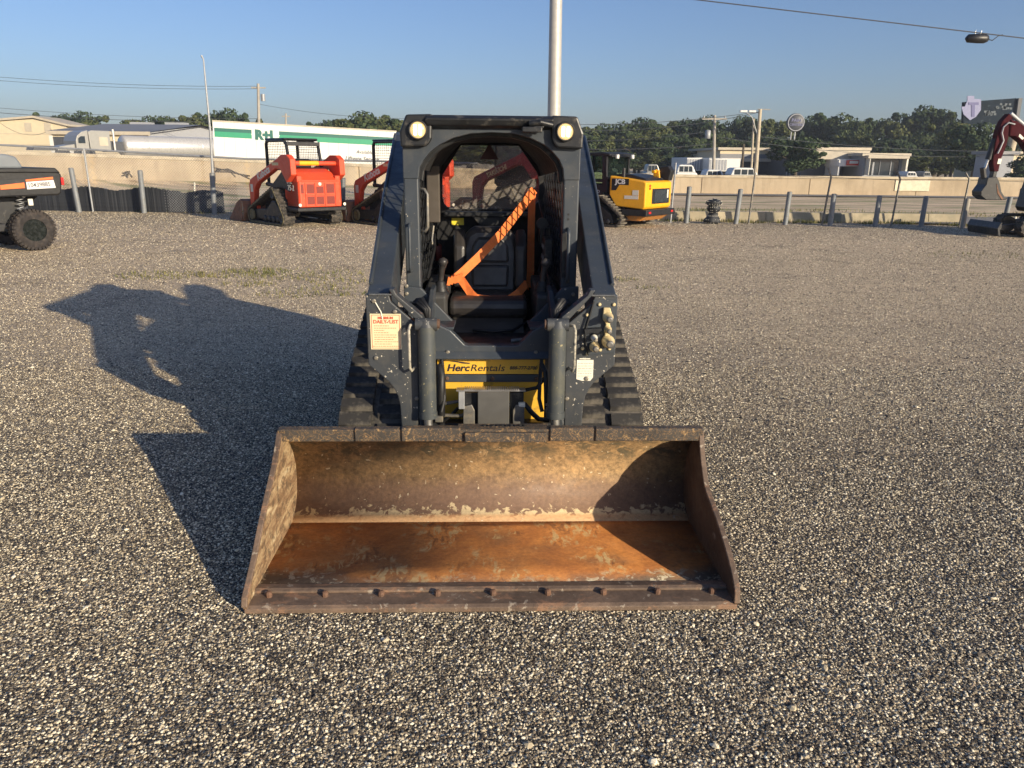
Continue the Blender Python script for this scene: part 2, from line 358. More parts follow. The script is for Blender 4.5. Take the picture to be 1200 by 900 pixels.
BF, BB, BS_, BS_SHADE, BR, BE = (bucket_mat(k) for k in ('floor', 'back', 'side', 'side_shaded', 'rail', 'edge'))

# ---------------------------------------------------------------- mesh helpers
class MB:
    def __init__(s): s.v = []; s.f = []; s.sm = []
    def add(s, vs, fs, smooth=False, M=None):
        n = len(s.v)
        s.v += [(M @ Vector(p)) if M else Vector(p) for p in vs]
        s.f += [tuple(i + n for i in f) for f in fs]; s.sm += [smooth] * len(fs); return s
    def box(s, x0, x1, y0, y1, z0, z1, M=None):
        vs = [(x, y, z) for z in (z0, z1) for y in (y0, y1) for x in (x0, x1)]
        return s.add(vs, [(0, 2, 3, 1), (4, 5, 7, 6), (0, 1, 5, 4), (2, 6, 7, 3), (0, 4, 6, 2), (1, 3, 7, 5)], M=M)
    def cbox(s, c, d, M=None):
        return s.box(c[0] - d[0] / 2, c[0] + d[0] / 2, c[1] - d[1] / 2, c[1] + d[1] / 2, c[2] - d[2] / 2, c[2] + d[2] / 2, M)
    def prism(s, poly, a, b, axis='y', M=None):
        """polygon (u,v) extruded: axis y -> (u,a,v); x -> (a,u,v); z -> (u,v,a)"""
        n = len(poly)
        def P(u, v, t): return {'y': (u, t, v), 'x': (t, u, v), 'z': (u, v, t)}[axis]
        vs = [P(u, v, a) for u, v in poly] + [P(u, v, b) for u, v in poly]
        fs = [tuple(range(n)), tuple(range(2 * n - 1, n - 1, -1))] + [(i, i + n, (i + 1) % n + n, (i + 1) % n) for i in range(n)]
        return s.add(vs, fs, M=M)
    def tube(s, pts, r, n=8, caps=True, smooth=True):
        pts = [Vector(p) for p in pts]; rs = r if isinstance(r, (list, tuple)) else [r] * len(pts)
        vs = []; up = None
        for i, p in enumerate(pts):
            t = (pts[min(i + 1, len(pts) - 1)] - pts[max(i - 1, 0)]).normalized()
            if up is None: up = t.orthogonal().normalized()
            else: up = (up - t * up.dot(t)).normalized()
            sd2 = t.cross(up)
            for k in range(n):
                a = 2 * PI * k / n; vs.append(p + (up * math.cos(a) + sd2 * math.sin(a)) * rs[i])
        fs = [(i * n + k, i * n + (k + 1) % n, (i + 1) * n + (k + 1) % n, (i + 1) * n + k) for i in range(len(pts) - 1) for k in range(n)]
        s.add(vs, fs, smooth)
        if caps:
            s.add(vs[:n], [tuple(range(n - 1, -1, -1))]); s.add(vs[-n:], [tuple(range(n))])
        return s
    def lathe(s, prof, c=(0, 0, 0), axis='z', n=20, smooth=True, caps=True):
        """prof (r,h)"""
        c = Vector(c)
        def P(r, h, a):
            x, y = r * math.cos(a), r * math.sin(a)
            return c + Vector({'z': (x, y, h), 'y': (x, h, y), 'x': (h, x, y)}[axis])
        vs = [P(r, h, 2 * PI * k / n) for r, h in prof for k in range(n)]
        fs = [(i * n + k, i * n + (k + 1) % n, (i + 1) * n + (k + 1) % n, (i + 1) * n + k) for i in range(len(prof) - 1) for k in range(n)]
        s.add(vs, fs, smooth)
        if caps:
            s.add(vs[:n], [tuple(range(n))]); s.add(vs[-n:], [tuple(range(n))])
        return s
    def ribbon(s, pts, w, d, th=.003):
        """flat strap along pts, width w along direction d"""
        pts = [Vector(p) for p in pts]; vs = []
        for i, p in enumerate(pts):
            t = (pts[min(i + 1, len(pts) - 1)] - pts[max(i - 1, 0)]).normalized()
            dd = d[i] if isinstance(d, list) else d
            dd = Vector(dd); dd = (dd - t * dd.dot(t)).normalized(); nn = t.cross(dd)
            vs += [p - dd * w / 2 - nn * th, p + dd * w / 2 - nn * th, p + dd * w / 2 + nn * th, p - dd * w / 2 + nn * th]
        fs = [(i * 4 + k, i * 4 + (k + 1) % 4, i * 4 + 4 + (k + 1) % 4, i * 4 + 4 + k) for i in range(len(pts) - 1) for k in range(4)]
        fs += [(0, 1, 2, 3), tuple(len(vs) - 4 + k for k in (3, 2, 1, 0))]
        return s.add(vs, fs)
    def mesh(s, name, m):
        me = bpy.data.meshes.new(name); me.from_pydata([tuple(p) for p in s.v], [], s.f)
        me.polygons.foreach_set('use_smooth', s.sm); me.update()
        bm = bmesh.new(); bm.from_mesh(me); bmesh.ops.recalc_face_normals(bm, faces=bm.faces); bm.to_mesh(me); bm.free()
        for k in (m if isinstance(m, (list, tuple)) else [m]): me.materials.append(k)
        return me
    def build(s, name, m, parent=None, bevel=0, loc=None, M=None):
        o = bpy.data.objects.new(name, s.mesh(name, m)); C.objects.link(o)
        if parent: o.parent = parent
        if M is not None: o.matrix_local = M
        if loc: o.location = loc
        if bevel:
            b = o.modifiers.new('bevel', 'BEVEL'); b.width = bevel; b.segments = 2; b.limit_method = 'ANGLE'; b.angle_limit = .6
        return o
def place(me, name, parent, M=None, loc=None):
    o = bpy.data.objects.new(name, me); C.objects.link(o)
    if parent: o.parent = parent
    if M is not None: o.matrix_local = M
    if loc is not None: o.location = loc
    return o
def tag(o, label, cat, group=None):
    o['label'] = label; o['category'] = cat
    if group: o['group'] = group
    return o
def thing(name, label, cat, loc=(0, 0, 0), rz=0, group=None):
    o = bpy.data.objects.new(name, None); C.objects.link(o); o.location = loc; o.rotation_euler = (0, 0, rz)
    return tag(o, label, cat, group)
def kind(o, k, label=None):
    o['kind'] = k
    if label: o['label'] = label
    return o
def copy_tree(o, parent=None):
    c = o.copy(); C.objects.link(c)
    if parent: c.parent = parent
    for ch in [x for x in o.children]: copy_tree(ch, c)
    return c
def text(name, s, size, m, parent, M, shear=0, bold=0, ext=.0012, align='CENTER', sx=1.0, fit=None):
    cu = bpy.data.curves.new(name, 'FONT'); cu.body = s; cu.size = size; cu.shear = shear; cu.offset = bold
    cu.extrude = ext; cu.align_x = align; cu.resolution_u = 3
    o = bpy.data.objects.new(name, cu); C.objects.link(o)
    bpy.context.view_layer.update()
    me = bpy.data.meshes.new_from_object(o.evaluated_get(bpy.context.evaluated_depsgraph_get()))
    C.objects.unlink(o); bpy.data.objects.remove(o)
    me.materials.clear(); me.materials.append(m)
    if fit:
        xsv = [v.co.x for v in me.vertices]; sx = fit / (max(xsv) - min(xsv))
    t = bpy.data.objects.new(name, me); C.objects.link(t)
    if parent: t.parent = parent
    t.matrix_local = M @ Matrix.Diagonal((sx, 1, 1, 1)); return t
# text frames: letters upright, read along u, facing n
def TF(o, u, n=None, up=(0, 0, 1)):
    u = Vector(u).normalized(); up = Vector(up); up = (up - u * up.dot(u)).normalized(); nn = u.cross(up)
    m = Matrix((u, up, nn)).transposed().to_4x4(); m.translation = Vector(o); return m
def RZ(a): return Matrix.Rotation(a, 4, 'Z')
def hull_circles(circs, step=.04):
    pts = []
    for (x, z, r) in circs:
        for k in range(72): a = 2 * PI * k / 72; pts.append((x + r * math.cos(a), z + r * math.sin(a)))
    pts = sorted(set(pts))
    def cr(o, a, b): return (a[0] - o[0]) * (b[1] - o[1]) - (a[1] - o[1]) * (b[0] - o[0])
    lo = []
    for p in pts:
        while len(lo) > 1 and cr(lo[-2], lo[-1], p) <= 0: lo.pop()
        lo.append(p)
    up = []
    for p in reversed(pts):
        while len(up) > 1 and cr(up[-2], up[-1], p) <= 0: up.pop()
        up.append(p)
    h = lo[:-1] + up[:-1]
    # resample
    L = [0]
    for i in range(len(h)): a, b = h[i], h[(i + 1) % len(h)]; L.append(L[-1] + math.dist(a, b))
    n = max(8, int(L[-1] / step)); out = []
    j = 0
    for k in range(n):
        d = L[-1] * k / n
        while L[j + 1] < d: j += 1
        a, b = h[j], h[(j + 1) % len(h)]; t = (d - L[j]) / max(1e-9, L[j + 1] - L[j])
        out.append((a[0] + (b[0] - a[0]) * t, a[1] + (b[1] - a[1]) * t))
    return out
def band(path, y0, y1, th, mb, axis='x'):
    """closed belt: path (u,z); offset inwards by th"""
    n = len(path); cx = sum(p[0] for p in path) / n; vs = []
    for i in range(n):
        a, b = path[i - 1], path[(i + 1) % n]; tx, tz = b[0] - a[0], b[1] - a[1]; l = math.hypot(tx, tz); nx, nz_ = -tz / l, tx / l
        for (o_, y) in ((0, y0), (0, y1), (th, y1), (th, y0)):
            u, z = path[i][0] + nx * o_, path[i][1] + nz_ * o_
            vs.append((u, y, z) if axis == 'x' else (y, u, z))
    fs = [(i * 4 + k, i * 4 + (k + 1) % 4, ((i + 1) % n) * 4 + (k + 1) % 4, ((i + 1) % n) * 4 + k) for i in range(n) for k in range(4)]
    mb.add(vs, fs); return mb

# ================================================================= SETTING
# ground sheet to the horizon
mb = MB(); mb.add([(-2500, -60, -.06), (2500, -60, -.06), (2500, 4000, -.06), (-2500, 4000, -.06)], [(0, 1, 2, 3)])
kind(mb.build('ground', VERGE), 'structure', 'dry dirt and grass ground reaching to the horizon')
def lot_edge(x): return 23.75 - .105 * x + .25 * math.sin(x * .7) + .12 * math.sin(x * 2.3 + 1)
mb = MB(); N = 160; xs = [-70 + 140 * i / N for i in range(N + 1)]
vs = [(x, -40, 0) for x in xs] + [(x, lot_edge(x), 0) for x in xs]
mb.add(vs, [(i, i + 1, N + 2 + i, N + 1 + i) for i in range(N)])
kind(mb.build('gravel_lot', GRAVEL), 'structure', 'lot of chip gravel pressed into tar')
# wall line (pixel, distance, z foot, z top)
WL = [(-420, 27, .95, 2.0), (0, 31, .80, 1.83), (300, 38, .56, 1.58), (560, 42, .22, 1.22), (800, 44, -.03, .98), (1200, 44.5, .0, 1.02), (1900, 46, .0, 1.0)]
wpts = []
for px, D, z0, z1 in WL: q = A(px, 200, D); wpts.append((q.x, D, z0, z1))
def wall_at(x):
    for a, b in zip(wpts, wpts[1:]):
        if x <= b[0] or b is wpts[-1]:
            t = (x - a[0]) / (b[0] - a[0]); return [a[k] + (b[k] - a[k]) * t for k in (1, 2, 3)]
# verge between lot and wall
mb = MB(); NX, NS = 120, 30; vs = []
for j in range(NS + 1):
    s = j / NS
    for i in range(NX + 1):
        x = -40 + 90 * i / NX; D, z0, z1 = wall_at(x); y0 = lot_edge(x) - .05
        z = z0 * (s ** 1.4) + .03 * noise.noise((x * .8, s * 9, 0)) * math.sin(PI * s) - .012 * (1 - s)
        if s > .9: z = z0 - .01
        vs.append((x, y0 + (D + .3 - y0) * s, z))
mb.add(vs, [(j * (NX + 1) + i, j * (NX + 1) + i + 1, (j + 1) * (NX + 1) + i + 1, (j + 1) * (NX + 1) + i) for j in range(NS) for i in range(NX)], True)
kind(mb.build('verge', VERGE), 'structure', 'strip of trodden dirt and dry grass between lot and highway wall')
# paved strips in the verge
def strip(name, pts_near, pts_far, m, lab, z=.02):
    mb = MB(); n = len(pts_near); vs = [(*p, z) for p in pts_near] + [(*p, z) for p in pts_far]
    mb.add(vs, [(i, i + 1, n + i + 1, n + i) for i in range(n - 1)]); return kind(mb.build(name, m), 'structure', lab)
sx_ = [4 + i * 2 for i in range(20)]
strip('service_road', [(x, 41.2) for x in sx_], [(x, 43.4) for x in sx_], ASPH, 'asphalt shoulder at the foot of the highway wall', .03)
strip('road_apron', [(11.6, 22.9), (14, 22.6), (20, 22.2), (30, 21.5)], [(11.9, 26), (15, 25.9), (20, 25.6), (30, 25)], ASPH, 'asphalt driveway apron behind the posts', .04)
# highway deck behind the wall
mb = MB(); hx = [-90 + 10 * i for i in range(20)]; vs = []
for x in hx: D, z0, z1 = wall_at(x); vs += [(x, D + .3, max(.06, z0 - .02)), (x, D + 24, max(.06, z0 - .02))]
mb.add(vs, [(2 * i, 2 * i + 2, 2 * i + 3, 2 * i + 1) for i in range(len(hx) - 1)])
kind(mb.build('highway', ASPH), 'structure', 'highway roadway behind the concrete wall')
# the concrete wall in cast panels
wall = thing('highway_wall', 'long tan cast concrete wall along the highway with a pale capping', 'wall')
x = -38.0; k = 0
while x < 58:
    x1 = x + 6.05; a = wall_at(x); b = wall_at(x1)
    for nm, m_, off, zb0, zb1 in (('wall_panel', WALLM, 0, 0, -.13), ('capping', CONC2, -.06, -.13, 0)):
        mb = MB()
        g = .02 if nm == 'wall_panel' else .0
        za0 = (a[1] - .3) if nm == 'wall_panel' else a[2] + zb0
        zb_ = (b[1] - .3) if nm == 'wall_panel' else b[2] + zb0
        t0 = a[2] + zb1; t1 = b[2] + zb1
        v = [(x + g, a[0] + off, za0), (x1 - g, b[0] + off, zb_), (x1 - g, b[0] + off, t1), (x + g, a[0] + off, t0),
             (x + g, a[0] + .25, za0), (x1 - g, b[0] + .25, zb_), (x1 - g, b[0] + .25, t1), (x + g, a[0] + .25, t0)]
        mb.add(v, [(0, 1, 2, 3), (5, 4, 7, 6), (3, 2, 6, 7), (0, 4, 5, 1), (1, 5, 6, 2), (4, 0, 3, 7)])
        mb.build(nm, m_, wall)
    x = x1
q0, q1 = A(1050, 210, 44.3), A(1088, 225, 44.3)
MB().box(q0.x, q1.x, 44.27, 44.32, q1.z + .05, q0.z - .02).build('whitewashed_patch', WHITEPATCH, wall)
# low kerb wall behind the posts
kw = thing('low_concrete_kerb', 'low pale concrete kerb wall behind the row of grey stub posts', 'kerb')
for i in range(6):
    x = 4.3 + 1.62 * i; y = 23.55
    if i == 5: x1_ = x + 1.0
    else: x1_ = x + 1.608
    MB().prism([(-.12, -.05), (-.12, .05), (-.07, .27), (.09, .27), (.13, -.05)], x + .004, x1_, 'x', Matrix.Translation((0, y, 0)) @ RZ(0)).build('kerb_block', CONC3, kw, .006)
MB().box(9.35, 9.75, 23.36, 23.42, 0, .255).build('dark_patch', mat('green_grey_board', (.16, .17, .13), .8), kw, .004)

# ================================================================= MAIN LOADER
ORG = Vector((-.064, 2.632, 0)); YAW = math.radians(2.0)
ML = thing('track_loader', 'large slate grey compact track loader with open cab and rusty bucket resting on the gravel', 'track loader', ORG, YAW)
# ---- bucket
floor_prof = [(.11, .034), (.30, .036), (.50, .034), (.66, .034), (.71, .036)]
back_prof = [(.712, .034), (.765, .050), (.815, .085), (.850, .14), (.865, .21), (.858, .28), (.832, .345), (.785, .405), (.735, .445), (.69, .468)]
def sheet(prof, x0, x1, th, nx=1):
    mb = MB(); n = len(prof); vs = []
    for side in (0, 1):
        for i, (y, z) in enumerate(prof):
            a, b = prof[max(0, i - 1)], prof[min(n - 1, i + 1)]; ty, tz = b[0] - a[0], b[1] - a[1]; l = math.hypot(ty, tz)
            oy, oz = tz / l * th * side, -ty / l * th * side
            for k in range(nx + 1): vs.append((x0 + (x1 - x0) * k / nx, y + oy, z + oz))
    W = nx + 1; fs = []
    for s in (0, 1):
        for i in range(n - 1):
            for k in range(nx):
                q = s * n * W + i * W + k; fs.append((q, q + 1, q + W + 1, q + W))
    for i in range(n - 1):
        for k in (0, nx):
            q = i * W + k; fs.append((q, q + W, q + W + n * W, q + n * W))
    for i in (0, n - 1):
        for k in range(nx):
            q = i * W + k; fs.append((q, q + 1, q + 1 + n * W, q + n * W))
    return mb.add(vs, fs, True)
bucket = sheet(back_prof, -.95, .95, .012).build('bucket', BB, ML)
sheet(floor_prof, -.95, .95, .014).build('bucket_floor', BF, bucket)
MB().prism([(0, .002), (0, .022), (.015, .030), (.125, .030), (.125, .008), (.02, .002)], -.962, .962, 'x').build('cutting_edge', BE, bucket, .003)
MB().prism([(.100, .030), (.100, .040), (.115, .046), (.16, .038), (.16, .034)], -.95, .95, 'x').build('floor_step', BE, bucket, .002)
front_edge = {-1: [(.012, .008), (.0, .03), (.012, .066), (.075, .100), (.18, .165), (.284, .241), (.41, .322), (.539, .400), (.62, .470), (.660, .510)],
              1: [(.012, .008), (.0, .03), (.006, .080), (.055, .125), (.16, .182), (.31, .240), (.46, .282), (.52, .305), (.585, .375), (.625, .430), (.665, .510)]}
for s in (-1, 1):
    side = front_edge[s] + [(.695, .522), (.75, .475), (.83, .40), (.875, .30), (.882, .20), (.86, .10), (.80, .03), (.6, .008)]
    MB().prism(side, s * .950, s * .968, 'x').build('side_plate', BS_ if s < 0 else BS_SHADE, bucket, .003)
    # thick rim strip along the front edge of the plate
    mb = MB(); pr = front_edge[s][1:] + [(.695, .522)]; mb2 = []
    for i, (y, z) in enumerate(pr):
        a, b = pr[max(0, i - 1)], pr[min(len(pr) - 1, i + 1)]; ty, tz = b[0] - a[0], b[1] - a[1]; l = math.hypot(ty, tz)
        ny, nz2 = tz / l, -ty / l
        for (xx, o) in ((.949, .003), (.972, .003), (.972, -.012), (.949, -.012)): mb2.append((s * xx, y - ny * o, z - nz2 * o))
    n = len(pr)
    mb.add(mb2, [(i * 4 + k, i * 4 + (k + 1) % 4, i * 4 + 4 + (k + 1) % 4, i * 4 + 4 + k) for i in range(n - 1) for k in range(4)] + [(0, 1, 2, 3), tuple(4 * n - 4 + k for k in (3, 2, 1, 0))])
    mb.build('side_rim', BE, bucket, .003)
MB().prism([(.655, .466), (.652, .524), (.690, .528), (.700, .466)], -.966, .966, 'x').build('top_rail', BR, bucket, .003)
for a, b, zt in ((-.62, -.42, .530), (-.41, -.145, .534), (.262, .46, .534), (.47, .945, .531)):
    MB().prism([(.644, .470), (.642, zt - .004), (.648, zt), (.685, zt)] + [(.69, .50), (.68, .470)], a, b, 'x').build('rail_plate', BR, bucket, .004)
mb = MB(); mb.prism([(.638, .467), (.636, .513), (.70, .515), (.70, .467)], -.125, .245, 'x'); mb.box(-.125, .245, .70, .74, .47, .510)
mb.build('hitch_bar', BR, bucket, .004)
mb = MB(); mb.box(-.16, .26, .70, .765, .500, .514); mb.build('hitch_ledge', BR, bucket, .003)
mh = MB().lathe([(.016, 0), (.016, .004), (.009, .0045), (.009, .001)], n=10).mesh('hitch_hole', BLACK)
for i in range(5): place(mh, 'hitch_hole', bucket, loc=(-.03 + i * .0415, .725, .5145))
bm_ = MB().lathe([(.0125, 0), (.0135, .012), (.012, .020), (.006, .024)], n=8, smooth=False).mesh('bolt', RUSTB)
for i in range(9):
    o = place(bm_, 'bolt', bucket, loc=(-.885 + 1.77 * i / 8 + R.uniform(-.003, .003), .078, .029)); o.rotation_euler = (R.uniform(-.05, .05), .05, R.uniform(0, 3))

# ---- undercarriage
TC = [(1.19, .270, .250), (2.00, .560, .245), (3.05, .270, .250)]
tp = hull_circles(TC, .03)
# lug spacing
def track(side_, parent, xin, xout):
    s = side_; mb = MB(); band(tp, s * xin, s * xout, .03, mb, 'y')
    t = mb.build('track', RUBBER, parent)
    path = hull_circles(TC, .094); n = len(path)
    lo = MB().prism([(-.037, 0), (-.031, .028), (.031, .028), (.037, 0)], -.079, .079, 'x').mesh('lug', LUGM)
    li = MB().prism([(-.034, 0), (-.027, .026), (.027, .026), (.034, 0)], -.062, .062, 'x').mesh('lug', LUGM)
    for i, (y, z) in enumerate(path):
        a, b = path[i - 1], path[(i + 1) % n]; ang = math.atan2(b[1] - a[1], b[0] - a[0]) + PI
        for me, xc, sh in ((lo, xout - .083, 0), (li, xin + .066, .5)):
            p = (y + (b[0] - y) * sh, z + (b[1] - z) * sh)
            place(me, 'lug', t, Matrix.Translation((s * xc + R.uniform(-.002, .002), p[0], p[1])) @ Matrix.Rotation(ang + R.uniform(-.05, .05), 4, 'X'))
    MB().box(min(s * (xin + .05), s * (xout - .05)), max(s * (xin + .05), s * (xout - .05)), 1.1, 3.1, .16, .46).build('track_frame', BLACKM, parent, .01)
    wl = MB().lathe([(.05, -.02), (.24, -.02), (.24, .02), (.05, .02)], axis='x', n=24).mesh('track_wheel', SLATE)
    for (y, z, r) in TC: o = place(wl, 'track_wheel', parent, Matrix.Translation((s * (xout - .1), y, z)) @ Matrix.Scale((r - .035) / .24, 4))
for s in (-1, 1): track(s, ML, .440, .762)
MB().box(-.42, .42, 1.22, 3.3, .24, .78).build('chassis', SLATE, ML, .01)

# ---- lift arms and knees
def ZP(py): return .47 + (497 - py) * .00412
knee = [(.567, 1.10), (.463, 1.10), (.455, 1.065), (.345, .965), (.335, .94), (.343, .36), (.42, .36), (.428, .56), (.437, .61), (.452, .645), (.475, .680), (.567, .765)]
knee = [(x * 1.028, z) for x, z in knee]
armp = [(.93, .80), (1.05, .83), (1.35, .98), (3.05, 1.58), (3.25, 1.66), (3.27, 1.84), (3.12, 1.88), (2.95, 1.855), (1.95, 1.505), (1.02, 1.125), (.93, 1.10)]
for s in (-1, 1):
    arm = MB()
    pts = []
    def ax(y, inner): k = max(0, (y - 1.0) / 2.2); return (.475 + .068 * k) if inner else (.582 + .09 * k)
    n = len(armp); vs = [(s * ax(y, True), y, z) for y, z in armp] + [(s * ax(y, False), y, z) for y, z in armp]
    arm.add(vs, [tuple(range(n)), tuple(range(2 * n - 1, n - 1, -1))] + [(i, i + n, (i + 1) % n + n, (i + 1) % n) for i in range(n)])
    a = arm.build('lift_arm', SLATE, ML, .006)
    # raised flange along the outer top edge
    MB().tube([(s * (ax(y, False) - .006), y, z + .004) for y, z in ((1.02, 1.125), (1.95, 1.505), (2.95, 1.855))], .010, 6).build('arm_flange', SLATE, a)
    kp = MB().prism([(s * x, z) for x, z in knee], .885, .928, 'y').build('knee_plate', SLATE_W, ML, .005)
    # bent strut running back from the knee to the inner hinge
    mb = MB().prism([(s * .475, 1.125), (s * .462, 1.10), (s * .338, .965), (s * .318, .93), (s * .306, .95), (s * .325, 1.0), (s * .44, 1.10), (s * .452, 1.125)], .876, .95, 'y')
    mb.build('knee_web', SLATE_W, ML, .004)
    MB().cbox((s * .338, .93, .70), (.02, .10, .60)).build('inner_web', SLATE, ML, .003)
    # tilt cylinder
    cx = s * .305
    mb = MB(); mb.tube([(cx, .862, .515), (cx, .862, .955)], .0405, 20); mb.lathe([(.044, 0), (.044, .03)], (cx, .862, .512), n=20)
    cy = mb.build('tilt_cylinder', CYLM, ML, 0)
    mb = MB(); mb.tube([(cx, .862, .955), (cx, .862, .985)], [.040, .028], 16); mb.tube([(cx - .05, .862, .965), (cx + .05, .862, .965)], .030, 14)
    mb.build('cylinder_eye', SLATE_W, cy)
    MB().tube([(cx, .862, .42), (cx, .862, .53)], .021, 14).build('cylinder_rod', STEELB, cy)
    mb = MB(); mb.tube([(cx - s * .042, .862, .968), (cx - s * .062, .862, .968)], .022, 14); mb.build('hinge_pin', RUSTB, ML)
    # arched hose bundle over the cylinder top
    mb = MB()
    for q in range(3):
        mb.tube([(cx + s * (.075 - .01 * q), 1.02, 1.03 + .01 * q), (cx + s * (.045 - .01 * q), .96, 1.045 + .01 * q), (cx + s * (.01 - .01 * q), .94, 1.02), (cx - s * .005, .95, .96)], .011, 7)
    mb.build('hose_bundle', BLACK, ML)
    # guard handle standing off the knee plate
    hx_ = s * .384; h0, h1 = ZP(430), ZP(377)
    MB().tube([(hx_ - s * .02, .89, h1 - .008), (hx_ - s * .006, .845, h1), (hx_, .835, h1 - .02), (hx_, .835, h0 + .02), (hx_ - s * .006, .845, h0), (hx_ - s * .02, .89, h0 + .008)], .0068, 8).build('guard_handle', mat('chipped_handle', (.09, .095, .10), .5, var=.2, dirt=(.55, .50, .38), dirt_amt=.55, dirt_scale=40), ML)
# inspection sticker
x0, x1, z0, z1 = -(573.5 - 430.5) * .00396, -(573.5 - 466.5) * .00396, ZP(407), ZP(366)
stk = MB().box(x0, x1, .8825, .884, z0, z1).build('checklist_sticker', PAPER, ML)
w_ = x1 - x0; h_ = z1 - z0
def TP(u, v): return TF((x0 + w_ * u, .8815, z0 + h_ * v), (1, 0, 0))
text('lettering', 'MINIMUM', .0165, REDINK, stk, TP(.5, .855), bold=.0006, ext=.0003)
text('lettering', 'DAILY', .023, REDINK, stk, TP(.32, .735), bold=.0006, ext=.0003)
text('lettering', 'LIST', .023, REDINK, stk, TP(.77, .735), bold=.0006, ext=.0003)
MB().tube([TP(.54, .775).translation, TP(.565, .745).translation, TP(.62, .82).translation], .0012, 5).build('tick_mark', REDINK, stk)
mb = MB()
for i, (a, b) in enumerate(((.12, .6), (.12, .85), (.12, .45), (.12, .6), (.12, .84), (.12, .84), (.12, .74), (.12, .9), (.12, .68), (.06, .93))):
    v = .665 - i * .064; u = a
    while u < b:
        l = R.uniform(.03, .1); mb.box(x0 + w_ * u, x0 + w_ * min(b, u + l), .8818, .8828, z0 + h_ * (v - .011), z0 + h_ * (v + .010)); u += l + .018
kind(mb.build('small_print', mat('faded_red_print', (.66, .30, .16), .6), stk), 'stuff')
mb = MB()
for a, b, c, d in ((.04, .96, .03, .042), (.04, .96, .958, .97), (.04, .056, .03, .97), (.944, .96, .03, .97)):
    mb.box(x0 + w_ * a, x0 + w_ * b, .8818, .8828, z0 + h_ * c, z0 + h_ * d)
mb.build('sticker_border', REDINK, stk)
MB().tube([(-.545, .882, 1.075), (-.515, .882, 1.02), (-.508, .882, .985)], .003, 5).build('paint_scratch', PAPERW, ML)
# couplings on the other knee
def KX(px): return (px - 573.5) * .00396
plate = MB().prism([(KX(692), ZP(349)), (KX(720), ZP(349)), (KX(720), ZP(410)), (KX(684), ZP(414)), (KX(684), ZP(378))], .878, .886, 'y').build('coupling_mount', SLATE, ML, .002)
mb = MB().prism([(KX(703.5), ZP(357)), (KX(711), ZP(357)), (KX(714), ZP(366)), (KX(711.5), ZP(376)), (KX(713.5), ZP(382)), (KX(711.5), ZP(388)), (KX(715), ZP(396)), (KX(711), ZP(402)), (KX(704.5), ZP(401)), (KX(703), ZP(395)), (KX(706.5), ZP(388)), (KX(705), ZP(382)), (KX(707), ZP(376)), (KX(703), ZP(368))], .855, .876, 'y')
mb.build('coupler_bracket', CREAM, ML, .003)
for px, py, r, m_, d in ((709, 368, .024, CREAM, .06), (709.5, 382, .017, CREAM, .05), (710.5, 396, .029, CREAM, .065), (693.6, 391.5, .015, PAPERW, .06), (694.5, 402, .023, CREAM, .055)):
    c = MB().lathe([(r, 0), (r * 1.05, -.006), (r * 1.05, -.014), (r * .80, -.018), (r * .74, -d * .8), (r * .6, -d)], (KX(px), .868, ZP(py)), 'y', 18).build('hydraulic_coupler', m_, ML)
    MB().lathe([(r * .62, 0), (r * .62, -.012), (r * .30, -.013)], (KX(px), .868 - d, ZP(py)), 'y', 14).build('coupler_face', STEELD, c)
mbm = MB().lathe([(.0085, 0), (.0085, -.007), (.005, -.010)], axis='y', n=8).mesh('plate_bolt', CREAM)
for px, py in ((699, 354), (716, 354), (713, 405), (702, 406.5), (687, 411), (685, 366), (681, 405)): place(mbm, 'plate_bolt', ML, loc=(KX(px), .878, ZP(py)))
MB().tube([(KX(692), .87, ZP(350)), (KX(684), .865, ZP(380)), (KX(683), .865, ZP(395)), (KX(688), .865, ZP(412))], .005, 6).build('thin_hose', BLACK, ML)
MB().prism([(KX(681), ZP(381)), (KX(701), ZP(380)), (KX(702), ZP(386)), (KX(690), ZP(385)), (KX(682), ZP(388))], .84, .878, 'y').build('coupler_guard', BLACKM, ML, .002)
st2 = MB().prism([(KX(675), ZP(442)), (KX(675), ZP(419)), (KX(695), ZP(419)), (KX(695), ZP(440)), (KX(692), ZP(444)), (KX(682), ZP(444))], .8825, .884, 'y').build('white_sticker', PAPERW, ML)
MB().box(KX(678), KX(691), .8825, .884, ZP(418.2), ZP(417)).build('sticker_strip', PAPERW, ML)
mb = MB()
for i in range(6):
    u = 0
    while u < 17: l = R.uniform(1, 4); mb.box(KX(676.5 + u), KX(min(694, 676.5 + u + l)), .8818, .8826, ZP(423.5 + i * 3), ZP(422.9 + i * 3)); u += l + .8
kind(mb.build('small_print', mat('grey_print', (.35, .33, .28), .6), st2), 'stuff')

# ---- lower front between the arms
S = .00437                                       # metres per photo pixel at the panel's distance
def PX(px): return (px - 573.6) * S
def PZ(py): return .733 - (py - 420) * .00442
yp = MB().box(PX(510), PX(636), 1.165, 1.20, .36, .735).build('yellow_panel', YEL, ML, .003)
MB().box(PX(514.5), PX(632), 1.150, 1.164, PZ(439.5), PZ(420.6)).build('name_plate', YEL, yp, .002)
MB().box(PX(515), PX(633), 1.148, 1.164, PZ(449), PZ(440.2)).build('dark_strip', SLATE, yp, .002)
text('lettering', 'Herc', .0500, INK, yp, TF((PX(521.2), 1.149, PZ(435.8)), (1, 0, 0)), shear=.22, bold=.0013, align='LEFT', fit=.116)
text('lettering', 'Rentals', .0500, INK, yp, TF((PX(548.2), 1.149, PZ(435.8)), (1, 0, 0)), shear=.22, align='LEFT', fit=.174)
text('lettering', '888-777-2700', .0235, INK, yp, TF((PX(594.3), 1.149, PZ(433.8)), (1, 0, 0)), shear=.22, bold=.0006, align='LEFT', fit=.142)
